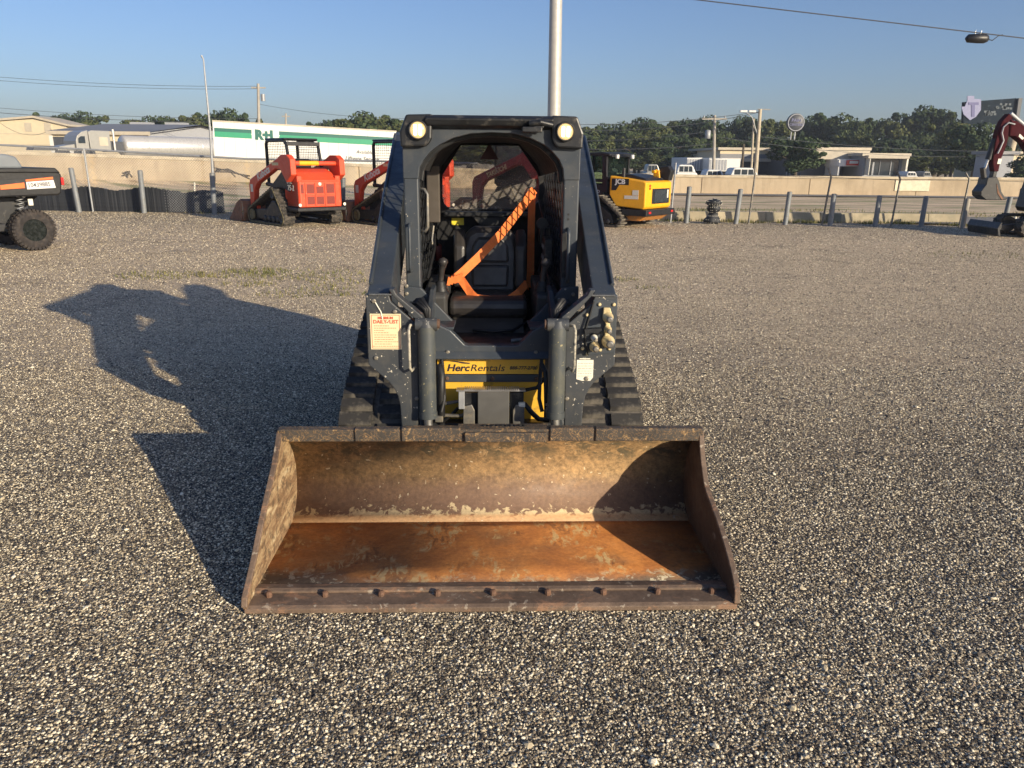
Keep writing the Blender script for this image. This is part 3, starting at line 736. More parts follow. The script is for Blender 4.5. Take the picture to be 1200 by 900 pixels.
sw = [(525, 424.4), (532, 424.1), (540, 425.0), (548.6, 426.2), (547.5, 427.3), (540, 426.9), (533, 425.3)]
MB().prism([(PX(a), PZ(b)) for a, b in sw], 1.1475, 1.1495, 'y').build('swoosh', INK, yp)
pb = MB().lathe([(.010, 0), (.010, -.006), (.006, -.009)], axis='y', n=10).mesh('panel_bolt', RUSTB)
for px, py in ((521.5, 444.5), (574.5, 444.8), (626, 445)): place(pb, 'panel_bolt', yp, loc=(PX(px), 1.148, PZ(py)))
place(pb, 'panel_bolt', ML, loc=(PX(575), 1.02, PZ(486)))
# apron under the door opening
ap = [(-.295, .745), (.295, .745), (.30, .93), (.205, .885), (.135, .812), (.12, .808), (-.12, .808), (-.135, .812), (-.205, .885), (-.30, .93)]
MB().prism(ap, 1.10, 1.16, 'y').build('front_apron', SLATE, ML, .006)
MB().prism([(1.16, .735), (1.075, .742), (1.07, .75), (1.098, .778), (1.16, .778)], -.29, .29, 'x').build('apron_fold', SLATE, ML, .003)
for s in (-1, 1):
    MB().prism([(s * .46, 1.06), (s * .372, 1.05), (s * .205, .872), (s * .195, .84), (s * .46, .80)], 1.385, 1.42, 'y').build('door_gusset', SLATE, ML, .004)
    MB().prism([(1.10, .74), (1.10, .93), (1.40, 1.04), (1.56, 1.04), (1.56, .74)], s * .30, s * .325, 'x').build('side_gusset', SLATE, ML, .004)
    MB().prism([(1.12, .885), (1.40, .86), (1.42, .872), (1.12, .897)], s * .19, s * .30, 'x').build('step_ledge', SLATE, ML, .002)
ZB = .616                                        # top of the step
# centre block with serrated step and hoses
cb = MB().box(-.070, .086, .985, 1.05, .36, ZB - .012).build('centre_block', mat('block_steel', (.115, .112, .105), .5, .3, var=.15), ML, .003)
mb = MB().box(-.175, .165, .978, 1.025, ZB - .010, ZB - .003)
for i in range(26): mb.box(-.135 + i * .0105, -.129 + i * .0105, .976, 1.022, ZB - .003, ZB + .004)
mb.build('step_plate', STEELB, ML)
MB().box(-.165, -.135, .99, 1.02, .51, ZB - .012).build('step_bracket', STEELG, ML, .003)
for s, x in ((-1, -.105), (1, .125)):
    MB().box(x - .034, x + .034, 1.02, 1.10, .36, ZB - .03).build('mounting_box', BLACKM, ML, .004)
    MB().prism([(x - .020 * s, .36), (x - .020 * s, .50), (x - .005 * s, .53), (x + .036 * s, .52), (x + .040 * s, .36)], 1.0, 1.012, 'y').build('mounting_bracket', STEELD, ML, .003)
for pts, r, m_ in (
    ([(PX(517), 1.05, PZ(482)), (PX(540), 1.03, PZ(481)), (PX(549), 1.03, PZ(468)), (PX(546), 1.04, PZ(463)), (PX(516), 1.07, PZ(470))], .0095, STEELD),
    ([(PX(516), 1.02, PZ(480)), (PX(516), 1.00, PZ(455)), (PX(517), 1.0, PZ(432)), (PX(514), 1.05, PZ(424))], .019, BLACK),
    ([(PX(514), 1.09, PZ(495)), (PX(528), 1.08, PZ(483)), (PX(535), 1.06, PZ(474))], .009, BLACK),
    ([(PX(593), 1.04, PZ(469)), (PX(612), 1.03, PZ(468)), (PX(620), 1.03, PZ(478)), (PX(628), 1.04, PZ(486)), (PX(640), 1.05, PZ(488))], .013, BLACK),
    ([(PX(636), 1.00, PZ(470)), (PX(635), .99, PZ(445)), (PX(634), 1.0, PZ(428)), (PX(630), 1.05, PZ(422))], .013, BLACK),
    ([(PX(610), 1.10, PZ(456)), (PX(626), 1.09, PZ(452)), (PX(634), 1.08, PZ(440))], .010, BLACK)):
    MB().tube(pts, r, 8).build('hydraulic_hose', m_, ML)
MB().box(PX(604), PX(611.5), 1.0, 1.03, PZ(469), PZ(464)).build('hose_fitting', PAPERW, ML, .003)
mb = MB(); mb.tube([(PX(637), .995, PZ(474)), (PX(637), .995, PZ(461))], .011, 8); mb.tube([(PX(637), .995, PZ(466)), (PX(637), .995, PZ(463))], .015, 8); mb.build('hose_fitting', STEELB, ML)
MB().box(PX(509), PX(518), .99, 1.03, PZ(486), PZ(479)).build('hose_clamp', STEELD, ML, .003)
MB().box(-.42, .42, 1.10, 1.22, .24, .40).build('front_crossmember', BLACKM, ML, .01)

# ---- cab
YF = 1.50
def CXp(dx): return dx * .00462
for s in (-1, 1):
    prf = [(s * .458, .80), (s * .458, 1.76), (s * .376, 1.70), (s * .376, .98)] if s > 0 else [(s * .458, .80), (s * .458, 1.76), (s * .380, 1.70), (s * .380, .98)]
    p = MB().prism(prf, YF, YF + .09, 'y').build('cab_pillar', SLATE, ML, .008)
    MB().box(min(s * .378, s * .46), max(s * .378, s * .46), YF - .002, YF, 1.617, 1.620).build('pillar_seam', BLACK, p)
    # grab rail on the pillar
    xx, za, zb = (-.430, 1.37, 1.12) if s < 0 else (.405, 1.35, 1.07)
    MB().tube([(xx, YF + .01, za), (xx, YF - .045, za - .006), (xx, YF - .05, za - .03), (xx, YF - .05, zb + .03), (xx, YF - .045, zb + .006), (xx, YF + .01, zb)], .0105 if s > 0 else .008, 8).build('grab_rail', SLATE, ML)
    if s > 0: MB().box(.375, .400, YF - .003, YF + .001, 1.09, 1.33).build('rail_recess', BLACKM, ML, .01)
    # lamp pod
    pod = [(s * .318, 1.775), (s * .335, 1.760), (s * .462, 1.755), (s * .466, 1.83), (s * .432, 1.912), (s * .30, 1.916), (s * .305, 1.80)]
    pd = MB().prism(pod, YF - .05, YF + .10, 'y').build('lamp_pod', BLACKM, ML, .010)
    zl = 1.838
    MB().lathe([(.047, -.010), (.049, -.022), (.042, -.027), (.039, -.012)], (s * .372, YF - .045, zl), 'y', 24).build('lamp_bezel', BLACK, pd)
    l = MB().lathe([(.040, 0), (.039, -.012), (.026, -.019), (.004, -.021)], (s * .372, YF - .05, zl), 'y', 24).build('headlight', LAMPG, ML)
    for dx in (-.013, .013): MB().cbox((s * .372 + dx, YF - .075, zl), (.013, .008, .050)).build('bulb', LAMPC, l, .003)
# arched head frame
arch_in = [(-.380, 1.60), (-.372, 1.655), (-.350, 1.695), (-.315, 1.735), (-.27, 1.768), (-.20, 1.802), (-.11, 1.825), (0, 1.832), (.11, 1.827), (.20, 1.806), (.27, 1.774), (.315, 1.738), (.350, 1.70), (.370, 1.655), (.376, 1.60)]
outer = [(.458, 1.60), (.458, 1.85), (.42, 1.875), (-.42, 1.875), (-.458, 1.85), (-.458, 1.60)]
MB().prism(arch_in + outer, YF - .006, YF + .06, 'y').build('arch_frame', SLATE, ML, .004)
# inner, second arch
MB().prism([(x * .96, z - .018) for x, z in arch_in] + [(.40, 1.60), (.40, 1.86), (-.40, 1.86), (-.40, 1.60)], YF + .10, YF + .16, 'y').build('inner_arch', BLACKM, ML, .006)
# roof and visor
rp = [(1.44, 1.862), (1.425, 1.895), (1.46, 1.912), (2.62, 1.925), (2.66, 1.86), (2.6, 1.845), (1.5, 1.845)]
rf = MB().prism(rp, -.335, .31, 'x').build('cab_roof', BLACKM, ML, .008)
MB().prism([(1.60, 1.85), (1.60, 1.90), (2.6, 1.905), (2.64, 1.85)], -.45, .45, 'x').build('roof_rail', SLATE, ML, .01)
mb = MB(); mb.tube([(.19, 1.42, 1.872), (.24, 1.40, 1.880), (.30, 1.42, 1.868)], .016, 8); mb.cbox((.20, 1.42, 1.845), (.10, .06, .026)); mb.cbox((.235, 1.43, 1.868), (.05, .05, .03))
mb.build('roof_latch', BLACKM, ML, .004)
# rear wall with the window opening
win = [(-.19, 1.785), (.18, 1.785), (.30, 1.62), (.315, 1.56), (.31, 1.44), (.27, 1.39), (-.27, 1.385), (-.305, 1.42), (-.315, 1.47), (-.312, 1.60)]
YR = 2.50
hole = list(reversed(win))
out_ = [(-.46, 1.86), (.46, 1.86), (.46, .80), (-.46, .80)]
# bridge polygon: outer loop, jump to hole and back
mb = MB()
def ringed(mb, outer, inner, y0, y1):
    """strip faces between two loops matched by angle"""
    cx = sum(p[0] for p in inner) / len(inner); cz = sum(p[1] for p in inner) / len(inner)
    bm2 = bmesh.new()
    def loop(ps, y): 
        vs = [bm2.verts.new((x, y, z)) for x, z in ps]
        return [bm2.edges.new((vs[i], vs[(i + 1) % len(vs)])) for i in range(len(vs))]
    e = loop(outer, y0) + loop(inner, y0)
    bmesh.ops.triangle_fill(bm2, edges=e, use_beauty=True)
    r = bmesh.ops.extrude_face_region(bm2, geom=bm2.faces[:])
    for v in r['geom']:
        if isinstance(v, bmesh.types.BMVert): v.co.y = y1
    bm2.verts.index_update()
    mb.add([v.co.copy() for v in bm2.verts], [tuple(v.index for v in f.verts) for f in bm2.faces]); bm2.free()
ringed(mb, out_, win, YR, YR + .05)
rw = mb.build('rear_wall', DARKIN, ML)
MB().prism(win, YR + .02, YR + .026, 'y').build('rear_window', PANE, ML)
# headliner: loft from arch to window head
mb = MB(); top_r = [(-.34, 1.50), (-.335, 1.60), (-.31, 1.66), (-.27, 1.71), (-.23, 1.755), (-.19, 1.795), (-.10, 1.80), (0, 1.80), (.10, 1.80), (.18, 1.795), (.22, 1.755), (.26, 1.71), (.30, 1.66), (.325, 1.60), (.33, 1.50)]
n = len(arch_in)
vs = [(x * .97, YF + .12, z - .01) for x, z in arch_in] + [(x, YR + .01, z) for x, z in top_r]
vs += [(x * 1.03, YF + .12, z + .02) for x, z in arch_in] + [(x * 1.04, YR + .01, z + .03) for x, z in top_r]
fs = []
for i in range(n - 1):
    if i in (0, n - 2): continue
    fs += [(i, i + 1, n + i + 1, n + i), (2 * n + i, 3 * n + i, 3 * n + i + 1, 2 * n + i + 1)]
mb.add(vs, fs, True); mb.build('headliner', DARKIN, ML)
# side screens of expanded mesh
def lattice(P00, P10, P01, P11, pa, pb, nu, nv, r, mb):
    """diamond lattice on a bilinear patch; wires run diagonally"""
    def Q(u, v): return (Vector(P00) * (1 - u) + Vector(P10) * u) * (1 - v) + (Vector(P01) * (1 - u) + Vector(P11) * u) * v
    for k in range(-nv, nu + 1):
        for sgn in (1, -1):
            # line u*nu - sgn*v*nv = k  (or shifted)
            pts = []
            for j in range(0, 13):
                v = j / 12; vv = v if sgn > 0 else 1 - v
                u = (k + vv * nv) / nu
                if 0 <= u <= 1: pts.append(Q(u, v))
            if len(pts) > 1: mb.tube([pts[0], pts[-1]], r, 4, caps=False, smooth=False)
for s in (-1, 1):
    xa, xb = s * .425, s * .340
    mb = MB(); lattice((xa, 1.60, 1.02), (xb, 2.46, 1.02), (xa, 1.60, 1.72), (xb, 2.46, 1.72), 0, 0, 11, 7, .0046, mb)
    kind(mb.build('side_screen', BLACKM, ML), 'stuff')
    mb = MB(); mb.tube([(xa, 1.60, 1.72), (xb, 2.46, 1.72)], .018, 6); mb.tube([(xa, 1.60, 1.02), (xb, 2.46, 1.02)], .018, 6)
    mb.tube([(xa, 2.02, 1.02), (xa * .97, 2.02, 1.72)], .014, 6); mb.build('screen_frame', BLACKM, ML)
    MB().prism([(1.58, .80), (1.58, 1.19), (2.5, 1.27), (2.5, .80)], xa, xa + s * .02, 'x').build('cab_side', SLATE, ML)
# inner fittings
MB().box(-.375, -.300, 1.98, 2.03, 1.34, 1.66).build('inner_post', mat('brown_lining', (.075, .062, .050), .7, var=.2), ML, .006)
MB().tube([(-.37, YF + .05, 1.545), (-.352, YF + .03, 1.545), (-.338, YF + .03, 1.52), (-.338, YF + .03, 1.35), (-.352, YF + .03, 1.33), (-.37, YF + .05, 1.33)], .0085, 8).build('inner_grab_rail', STEELD, ML)
MB().box(-.40, .40, 1.14, 2.5, .765, .785).build('cab_floor', BLACKM, ML)
MB().tube([(.10, 1.24, .80), (.17, 1.25, .805)], .012, 6).build('foot_pedal', STEELD, ML)
seat = MB().prism([(1.62, .86), (1.60, .90), (1.62, .945), (1.68, .955), (2.10, .93), (2.12, .84), (1.68, .82)], -.235, .205, 'x').build('seat_cushion', VINYL, ML, .03)
MB().prism([(-.18, .90), (-.185, 1.18), (-.155, 1.27), (-.10, 1.305), (.09, 1.305), (.145, 1.27), (.175, 1.18), (.17, .90)], 0, .12, 'y', Matrix.Translation((0, 2.06, 0)) @ Matrix(((1, 0, 0, 0), (0, 1, .14, -.13), (0, 0, 1, 0), (0, 0, 0, 1)))).build('seat_backrest', VINYL, ML, .035)
sh = Matrix.Translation((0, 2.045, 0)) @ Matrix(((1, 0, 0, 0), (0, 1, .14, -.13), (0, 0, 1, 0), (0, 0, 0, 1)))
PADM = mat('worn_vinyl', (.045, .043, .042), .38, var=.4, scale=9)
MB().prism([(-.115, .95), (-.12, 1.08), (.11, 1.08), (.105, .95)], 0, .03, 'y', sh).build('backrest_pad', PADM, ML, .02)
MB().prism([(-.12, 1.095), (-.115, 1.19), (-.08, 1.245), (.07, 1.245), (.105, 1.19), (.11, 1.095)], 0, .03, 'y', sh).build('backrest_pad', PADM, ML, .02)
for x in (-.19, .18): MB().prism([(2.0, .95), (2.02, 1.2), (2.12, 1.3), (2.16, .95)], x - .035, x + .035, 'x').build('backrest_bolster', VINYL, ML, .02)
MB().prism([(1.66, .84), (1.50, .79), (1.50, .785), (2.1, .785), (2.1, .84)], -.22, .18, 'x').build('seat_base', mat('seat_base_grey', (.060, .052, .044), .7, var=.3), ML, .01)
for s in (-1, 1):
    cs = MB().prism([(1.50, .84), (1.47, .99), (1.50, 1.005), (2.1, 1.02), (2.1, .80), (1.56, .80)], s * .245, s * .37, 'x').build('armrest_console', mat('console_grey', (.055, .054, .053), .6, var=.2), ML, .012)
    jx = s * .278
    mb = MB(); mb.lathe([(.050, .99), (.047, 1.003), (.038, 1.008), (.042, 1.016), (.032, 1.024), (.036, 1.032), (.026, 1.042), (.028, 1.05), (.018, 1.062)], (jx, 1.56, 0), n=16)
    mb.build('joystick_boot', BLACK, ML)
    MB().tube([(jx, 1.56, 1.05), (jx + .008, 1.56, 1.12), (jx + .014, 1.555, 1.145)], [.014, .016, .02], 10).build('joystick_stalk', VINYL, ML)
    MB().lathe([(.002, -.026), (.018, -.019), (.027, 0), (.022, .016), (.002, .026)], (jx + .016, 1.553, 1.163), n=14).build('joystick_knob', VINYL, ML)
# harness
orange = [
    [(.275, 2.36, 1.515), (.262, 2.33, 1.51), (.21, 2.26, 1.44), (.06, 2.05, 1.27), (-.08, 1.92, 1.14), (-.165, 1.82, 1.07), (-.215, 1.76, 1.035)],
    [(.262, 2.36, 1.50), (.258, 2.34, 1.40), (.255, 2.30, 1.2), (.250, 2.2, 1.02), (.235, 2.05, .95)],
    [(-.175, 1.78, 1.04), (-.12, 1.74, .965), (-.085, 1.71, .94), (.0, 1.70, .932), (.10, 1.71, .932), (.16, 1.76, .965), (.205, 1.85, 1.0), (.225, 1.95, .97)]]
MB().ribbon(orange[0], .050, (.72, 0, -.70)).build('seat_belt', STRAP, ML)
MB().ribbon(orange[1], .045, (1, .1, 0)).build('seat_belt', STRAP, ML)
MB().ribbon(orange[2], .045, [(1, 0, .6), (.6, 0, 1), (0, .4, 1), (0, .4, 1), (0, .4, 1), (-.4, .3, 1), (-.4, 0, 1), (0, 0, 1)]).build('seat_belt', STRAP, ML)
mb = MB()
for i in range(5): mb.ribbon([(-.245 + i * .017, 1.735, 1.01 + i * .006), (-.235 + i * .017, 1.73, 1.055 + i * .006)], .018, (1, 0, .3), .008)
mb.build('belt_buckle', STRAP, ML)
yl = MB().box(-.255, -.175, YR - .006, YR - .002, 1.285, 1.33).build('yellow_label', LABELY, ML)
MB().prism([(-.068, 1.70), (.048, 1.70), (-.004, 1.785), (-.016, 1.785)], 2.36, 2.37, 'y').build('warning_triangle', mat('dark_red_plastic', (.07, .012, .014), .5), ML)
mb = MB(); mb.box(-.30, .28, 2.40, 2.48, 1.345, 1.375); mb.prism([(-.12, 1.345), (.12, 1.345), (.07, 1.29), (-.07, 1.29)], 2.38, 2.46, 'y'); mb.build('window_sill', BLACKM, ML, .006)
mb = MB(); mb.cbox((.33, 2.2, 1.25), (.06, .14, .10)); mb.lathe([(.035, 0), (.035, -.02)], (.31, 2.1, 1.33), 'y', 14); mb.build('side_fittings', BLACKM, ML, .005)
for px0, pts in ((0, [(-.36, 1.7, 1.05), (-.33, 1.9, 1.2), (-.35, 2.2, 1.25), (-.33, 2.45, 1.1)]), (1, [(.34, 1.7, 1.02), (.31, 1.9, 1.12), (.33, 2.1, 1.3), (.31, 2.4, 1.45)]), (2, [(.30, 2.4, 1.0), (.33, 2.2, 1.15), (.29, 2.0, 1.05), (.34, 1.8, .98)]), (3, [(-.10, 1.5, .80), (.02, 1.42, .81), (.12, 1.5, .80), (.2, 1.62, .82)])):
    MB().tube(pts, .009, 6).build('cable', BLACK, ML)
MB().box(.31, .36, 1.86, 2.05, 1.10, 1.26).build('control_panel', BLACKM, ML, .008)
sw2 = MB().box(-.006, 0, -.012, .012, -.012, .012).mesh('rocker_switch', mat('grey_switch', (.22, .21, .20), .5))
for i in range(3):
    for j in range(2): place(sw2, 'rocker_switch', ML, loc=(.309, 1.90 + i * .05, 1.15 + j * .06))
MB().lathe([(.002, -.05), (.026, -.045), (.028, .05), (.012, .06)], (-.34, 2.35, 1.12), n=12).build('small_bottle', mat('dull_red', (.12, .02, .02), .5), ML)
MB().tube([(-.34, 2.0, 1.32), (-.35, 1.98, 1.24), (-.345, 1.97, 1.20)], .007, 6).build('hanging_cable', STEELD, ML)
MB().lathe([(.002, -.016), (.013, -.010), (.014, .006), (.002, .014)], (-.345, 1.97, 1.185), n=10).build('cable_knob', BLACKM, ML)
fb = MB().lathe([(.011, 0), (.011, -.006), (.006, -.008)], axis='y', n=6, smooth=False).mesh('frame_bolt', STEELD)
for x, z in ((-.445, 1.02), (-.445, 1.06), (-.36, .99), (.43, 1.02), (.355, .99), (-.22, .775), (.22, .775), (-.27, .90), (.27, .90)): place(fb, 'frame_bolt', ML, loc=(x, 1.382 if abs(x) > .3 else 1.098, z))
for x, z in ((-.545, .80), (-.40, .42), (-.36, .60), (.36, .60), (.40, .42), (-.545, 1.07), (.45, .70), (-.45, 1.02)): place(fb, 'frame_bolt', ML, loc=(x, .884, z))
hl = MB().lathe([(.006, 0), (.006, -.001)], axis='y', n=8).mesh('small_hole', BLACK)
for z in (1.40, 1.425): place(hl, 'small_hole', ML, loc=(.405, YF - .001, z))
WELD = mat('weld_bead', (.10, .105, .11), .5, .2, var=.3, scale=40, bmp=.6)
for s in (-1, 1):
    mb = MB(); n = 40
    mb.tube([(s * (.343 + .0), .884 - .002 * (i % 2), .38 + .55 * i / n) for i in range(n)], [.0045 + .0012 * (i % 2) for i in range(n)], 6); mb.build('weld_bead', WELD, ML)
    mb = MB(); mb.tube([(s * (.46 + (.567 - .46) * i / 20), .884, 1.098 + .002 * (i % 2)) for i in range(21)], [.005 + .001 * (i % 2) for i in range(21)], 6); mb.build('weld_bead', WELD, ML)
mb = MB(); mb.tube([(-.29 + .58 * i / 60, 1.097, .752 + .001 * (i % 2)) for i in range(61)], [.004 + .001 * (i % 2) for i in range(61)], 6); mb.build('weld_bead', WELD, ML)
for s in (-1, 1):
    MB().tube([(s * .25, 1.09, .74), (s * .24, 1.04, .66), (s * .235, 1.0, .56), (s * .25, .98, .50)], .010, 7).build('hydraulic_hose', BLACK, ML)
# engine cover behind the cab
MB().prism([(2.56, .78), (2.56, 1.36), (3.1, 1.30), (3.34, 1.2), (3.36, .6), (2.6, .6)], -.43, .43, 'x').build('engine_cover', SLATE, ML, .02)
for s in (-1, 1):
    MB().prism([(2.70, .9), (2.85, 1.70), (3.05, 1.74), (3.30, 1.0), (3.25, .8)], s * .44, s * .515, 'x').build('rear_tower', SLATE, ML, .01)
    MB().prism([(1.22, .78), (1.22, .95), (1.6, 1.02), (2.7, 1.05), (2.7, .78)], s * .40, s * .425, 'x').build('body_side', SLATE, ML, .004)

# ================================================================= FAR TRACK LOADERS
def ctl(name, label, group, paint, vent, loc, rz, letters, decal, sc_=1.0, mesh_rear=True, far_cab=False):
    T = thing(name, label, 'track loader', loc, rz, group); T.scale = (sc_,) * 3
    P = lambda poly, a, b, ax, nm, m_, bv=.01, par=T: MB().prism(poly, a, b, ax).build(nm, m_, par, bv)
    circ = [(1.12, .22, .20), (-.62, .20, .18), (-.20, .78, .16)]
    for s in (-1, 1):
        y0, y1 = s * .52, s * .83
        mb = MB(); pth = hull_circles(circ, .06); band(pth, y0, y1, .05, mb)
        n = len(pth)
        for i in range(0, n, 2):
            a, b = pth[i - 1], pth[(i + 1) % n]; ang = math.atan2(b[1] - a[1], b[0] - a[0])
            mb.box(-.025, .025, min(y0, y1), max(y0, y1), -.028, .0, Matrix.Translation((pth[i][0], 0, pth[i][1])) @ Matrix.Rotation(-ang, 4, 'Y'))
        t = mb.build('track', TRK2, T)
        mb = MB(); band([(p[0], p[1]) for p in pth], y1 + s * .001, y1 + s * .012, .035, mb); mb.build('track_edge', SIDEW, t)
        P([(-.55, .12), (-.55, .34), (-.2, .62), (-.05, .62), (.3, .40), (1.05, .36), (1.1, .12)], s * .58, s * .76, 'y', 'track_frame', BLACKM, .02)
        for (x, z, r) in circ: MB().lathe([(r * .3, 0), (r * .5, .02), (r * .72, .02), (r * .74, -.02)], (x, s * .80, z), 'y', 18).build('track_wheel', SIDEW if x > .5 else BLACKM, t)
        for x in (-.35, -.1, .15, .4): MB().lathe([(.02, 0), (.085, 0), (.09, -.04)], (x, s * .78, .15), 'y', 12).build('track_roller', BLACKM, t)
        # boom arm
        P([(-1.22, 1.28), (-1.20, 1.66), (-1.02, 1.76), (-.70, 1.76), (-.45, 1.66), (.98, 1.20), (1.22, 1.12), (1.30, .98), (1.30, .42), (1.16, .36), (1.05, .56), (.98, .86), (.80, 1.02), (-.35, 1.42), (-.62, 1.40), (-.92, 1.10)], s * .60, s * .75, 'y', 'boom_arm', paint, .02)
        P([(1.16, .66), (1.02, .60), (.93, .36), (1.0, .33), (1.12, .52), (1.2, .58)], s * .62, s * .70, 'y', 'boom_strut', paint, .01)
        P([(-.95, 1.1), (-.55, 1.42), (.35, .92), (.30, .80), (-.3, .98), (-.8, .86)], s * .50, s * .62, 'y', 'lift_link', BLACKM, .01)
        MB().tube([(-.5, s * .57, .95), (.55, s * .57, 1.02)], .05, 10).build('lift_cylinder', BLACKM, T)
        P([(-.50, .72), (-.50, 1.28), (-1.20, 1.26), (-1.20, .55), (-.72, .55)], s * .46, s * .60, 'y', 'side_cover', paint if s > 0 else paint, .02)
        P([(-.9, .35), (-.55, .5), (-.3, .9), (.6, .9), (.9, .5), (.9, .25), (-.8, .25)], s * .40, s * .52, 'y', 'lower_body', BLACKM, .02)
    # boom cross tube and rear
    MB().tube([(-1.0, -.62, 1.56), (-1.0, .62, 1.56)], .055, 12).build('cross_tube', ORP if paint is ORP else paint, T)
    MB().tube([(-1.0, -.10, 1.561), (-1.0, .42, 1.561)], .059, 12).build('cross_tube_sleeve', JYEL if paint is ORP else paint, T)
    g = P([(-.60, -.60), (-.60, .60), (-1.22, .60), (-1.26, .56), (-1.26, -.56), (-1.22, -.60)], .50, 1.13, 'z', 'engine_door', paint, .02)
    for (ya, yb, za, zb) in ((.18, .38, .84, 1.06), (-.08, .12, .84, 1.00), (-.38, -.16, .84, 1.06), (.18, .38, .57, .76), (-.08, .12, .57, .76), (-.38, -.16, .57, .76), (.47, .54, .84, 1.06)):
        f = MB().box(-1.268, -1.262, ya, yb, za, zb).build('vent', vent, g)
    for (ya, yb, za, zb) in ((.135, .165, .53, 1.09), (-.135, -.105, .53, 1.09), (-.42, .43, .79, .82), (.40, .43, .53, 1.09), (-.43, -.40, .53, 1.09)):
        MB().box(-1.282, -1.262, ya, yb, za, zb).build('door_rib', paint, g)
    MB().lathe([(.045, 0), (.045, -.012), (.02, -.02)], (-1.262, .02, 1.06), 'x', 14).build('round_badge', PAPERW, g)
    P([(-.55, 1.12), (-.60, 1.46), (-.95, 1.34), (-1.22, 1.15), (-1.22, 1.12)], -.50, .50, 'y', 'engine_hood', paint, .03)
    MB().box(-1.32, -.6, -.68, .68, .40, .49).build('rear_bumper', BLACKM, T, .02)
    MB().box(-1.20, -.6, -.60, .60, .49, .62).build('counterweight', BLACKM, T, .02)
    for s in (-1, 1): MB().lathe([(.04, 0), (.04, -.015)], (-1.32, s * .62, .56), 'x', 10).build('tail_light', PAPERW, T)
    # cab frame
    zt = 2.14
    for s in (-1, 1):
        mb = MB(); y = s * .44
        mb.tube([(.72, y, .95), (.72, y, 2.02), (.66, y, zt - .03), (-.30, y, zt - .03), (-.42, y, 2.02), (-.58, y, 1.35)], .045, 6)
        mb.tube([(.72, y, 1.38), (-.5, y, 1.42)], .028, 6)
        mb.build('rops_frame', BLACKM, T)
        if not far_cab:
            mb = MB(); y = s * .435
            for i in range(9): z = 1.50 + i * .065; mb.tube([(.70, y, z), (-.40, y, z)], .006, 4, False, False)
            for i in range(12): x = -.38 + i * .095; mb.tube([(x, y, 1.42), (x, y, 2.08)], .004, 4, False, False)
            kind(mb.build('side_mesh', BLACKM, T), 'stuff')
        MB().cbox((-.47, s * .36, 2.07), (.05, .10, .055)).build('work_light', WHITE, T, .01)
    MB().box(-.38, .74, -.47, .47, zt - .02, zt + .03).build('cab_roof', BLACKM, T, .03)
    mb = MB(); mb.box(-.50, -.42, -.46, .46, 1.98, 2.08); mb.box(-.62, -.54, -.46, .46, 1.33, 1.42); mb.build('rear_cab_bar', BLACKM, T, .01)
    mb = MB()
    for i in range(10): z = 1.45 + i * .055; x = -.56 + (z - 1.45) * .22; mb.tube([(x, -.42, z), (x, .42, z)], .005, 4, False, False)
    kind(mb.build('rear_mesh', BLACKM, T), 'stuff')
    P([(.1, .9), (-.35, .95), (-.42, 1.62), (-.30, 1.68), (-.22, 1.2), (.1, 1.12)], -.25, .25, 'y', 'seat', BLACK, .05)
    if far_cab:
        for s in (-1, 1): MB().box(-.40, .68, s * .445 - .004, s * .445 + .004, 1.45, 2.06).build('side_window', PANE, T)
        MB().box(-.5, .72, -.45, .45, .9, 1.4).build('cab_body', BLACKM, T, .02)
    # bucket
    bk = P([(1.52, .05), (1.50, .55), (1.60, .58), (1.80, .50), (2.35, .05), (2.35, .02), (1.65, .0)], .90, .925, 'y', 'bucket', TAN, .004)
    P([(1.52, .05), (1.50, .55), (1.60, .58), (1.80, .50), (2.35, .05), (2.35, .02), (1.65, .0)], -.925, -.90, 'y', 'bucket_side', TAN, .004, bk)
    P([(1.50, .02), (1.42, .25), (1.46, .55), (1.62, .60), (1.62, .57), (1.50, .53), (1.47, .25), (1.54, .05), (2.38, .03), (2.38, .0)], -.90, .90, 'y', 'bucket_shell', TAN, .004, bk)
    if letters:
        a = math.atan2(1.12 - 1.62, 1.22 + .45)
        text('lettering', letters, .27 if decal else .16, PAPERW if decal else CREAM, T, TF((.33, .752, 1.22), (-1, 0, .31)), bold=.006, ext=.002)
        if decal:
            MB().box(1.05, 1.19, .752, .757, .80, 1.0).build('decal', PAPERW, T)
            text('lettering', decal[0], .17, PAPERW, T, TF((-.84, .632, 1.07), (-1, 0, 0)), bold=.004, ext=.002)
            text('lettering', decal[1], .19, PAPERW, T, TF((-.90, .632, .90), (-1, 0, 0)), bold=.004, ext=.002)
            MB().box(-.55, -.20, .752, .756, 1.50, 1.57).build('decal', CREAM, T)
    return T
phi = math.radians(42); HD = PI / 2 + phi                 # heading angle of +x
def root_for(px, py, lx, ly, rz, s=1.0):
    g = G(px, py); c, sn = math.cos(rz), math.sin(rz)
    return (g.x - s * (c * lx - sn * ly), g.y - s * (sn * lx + c * ly), 0)
ctl('track_loader', 'bright orange track loader standing clear to the left of the big grey loader', 'orange track loaders at the fence', ORP, ORD, root_for(331, 266, -.70, .83, HD), HD, 'Kubota', ('SVL', '75-2'))
ctl('track_loader', 'orange track loader half hidden behind the lift arm of the big grey loader', 'orange track loaders at the fence', ORP, ORD, root_for(461, 267, -.70, .83, HD), HD, 'Kubota', ('SVL', '75-2'))
ctl('track_loader', 'maroon track loader seen through the cab window of the grey loader', None, MAROON2, MAROON, root_for(612, 266, -.70, .83, HD, 1.1), HD, 'TAKEUCHI', None, 1.1, far_cab=True)

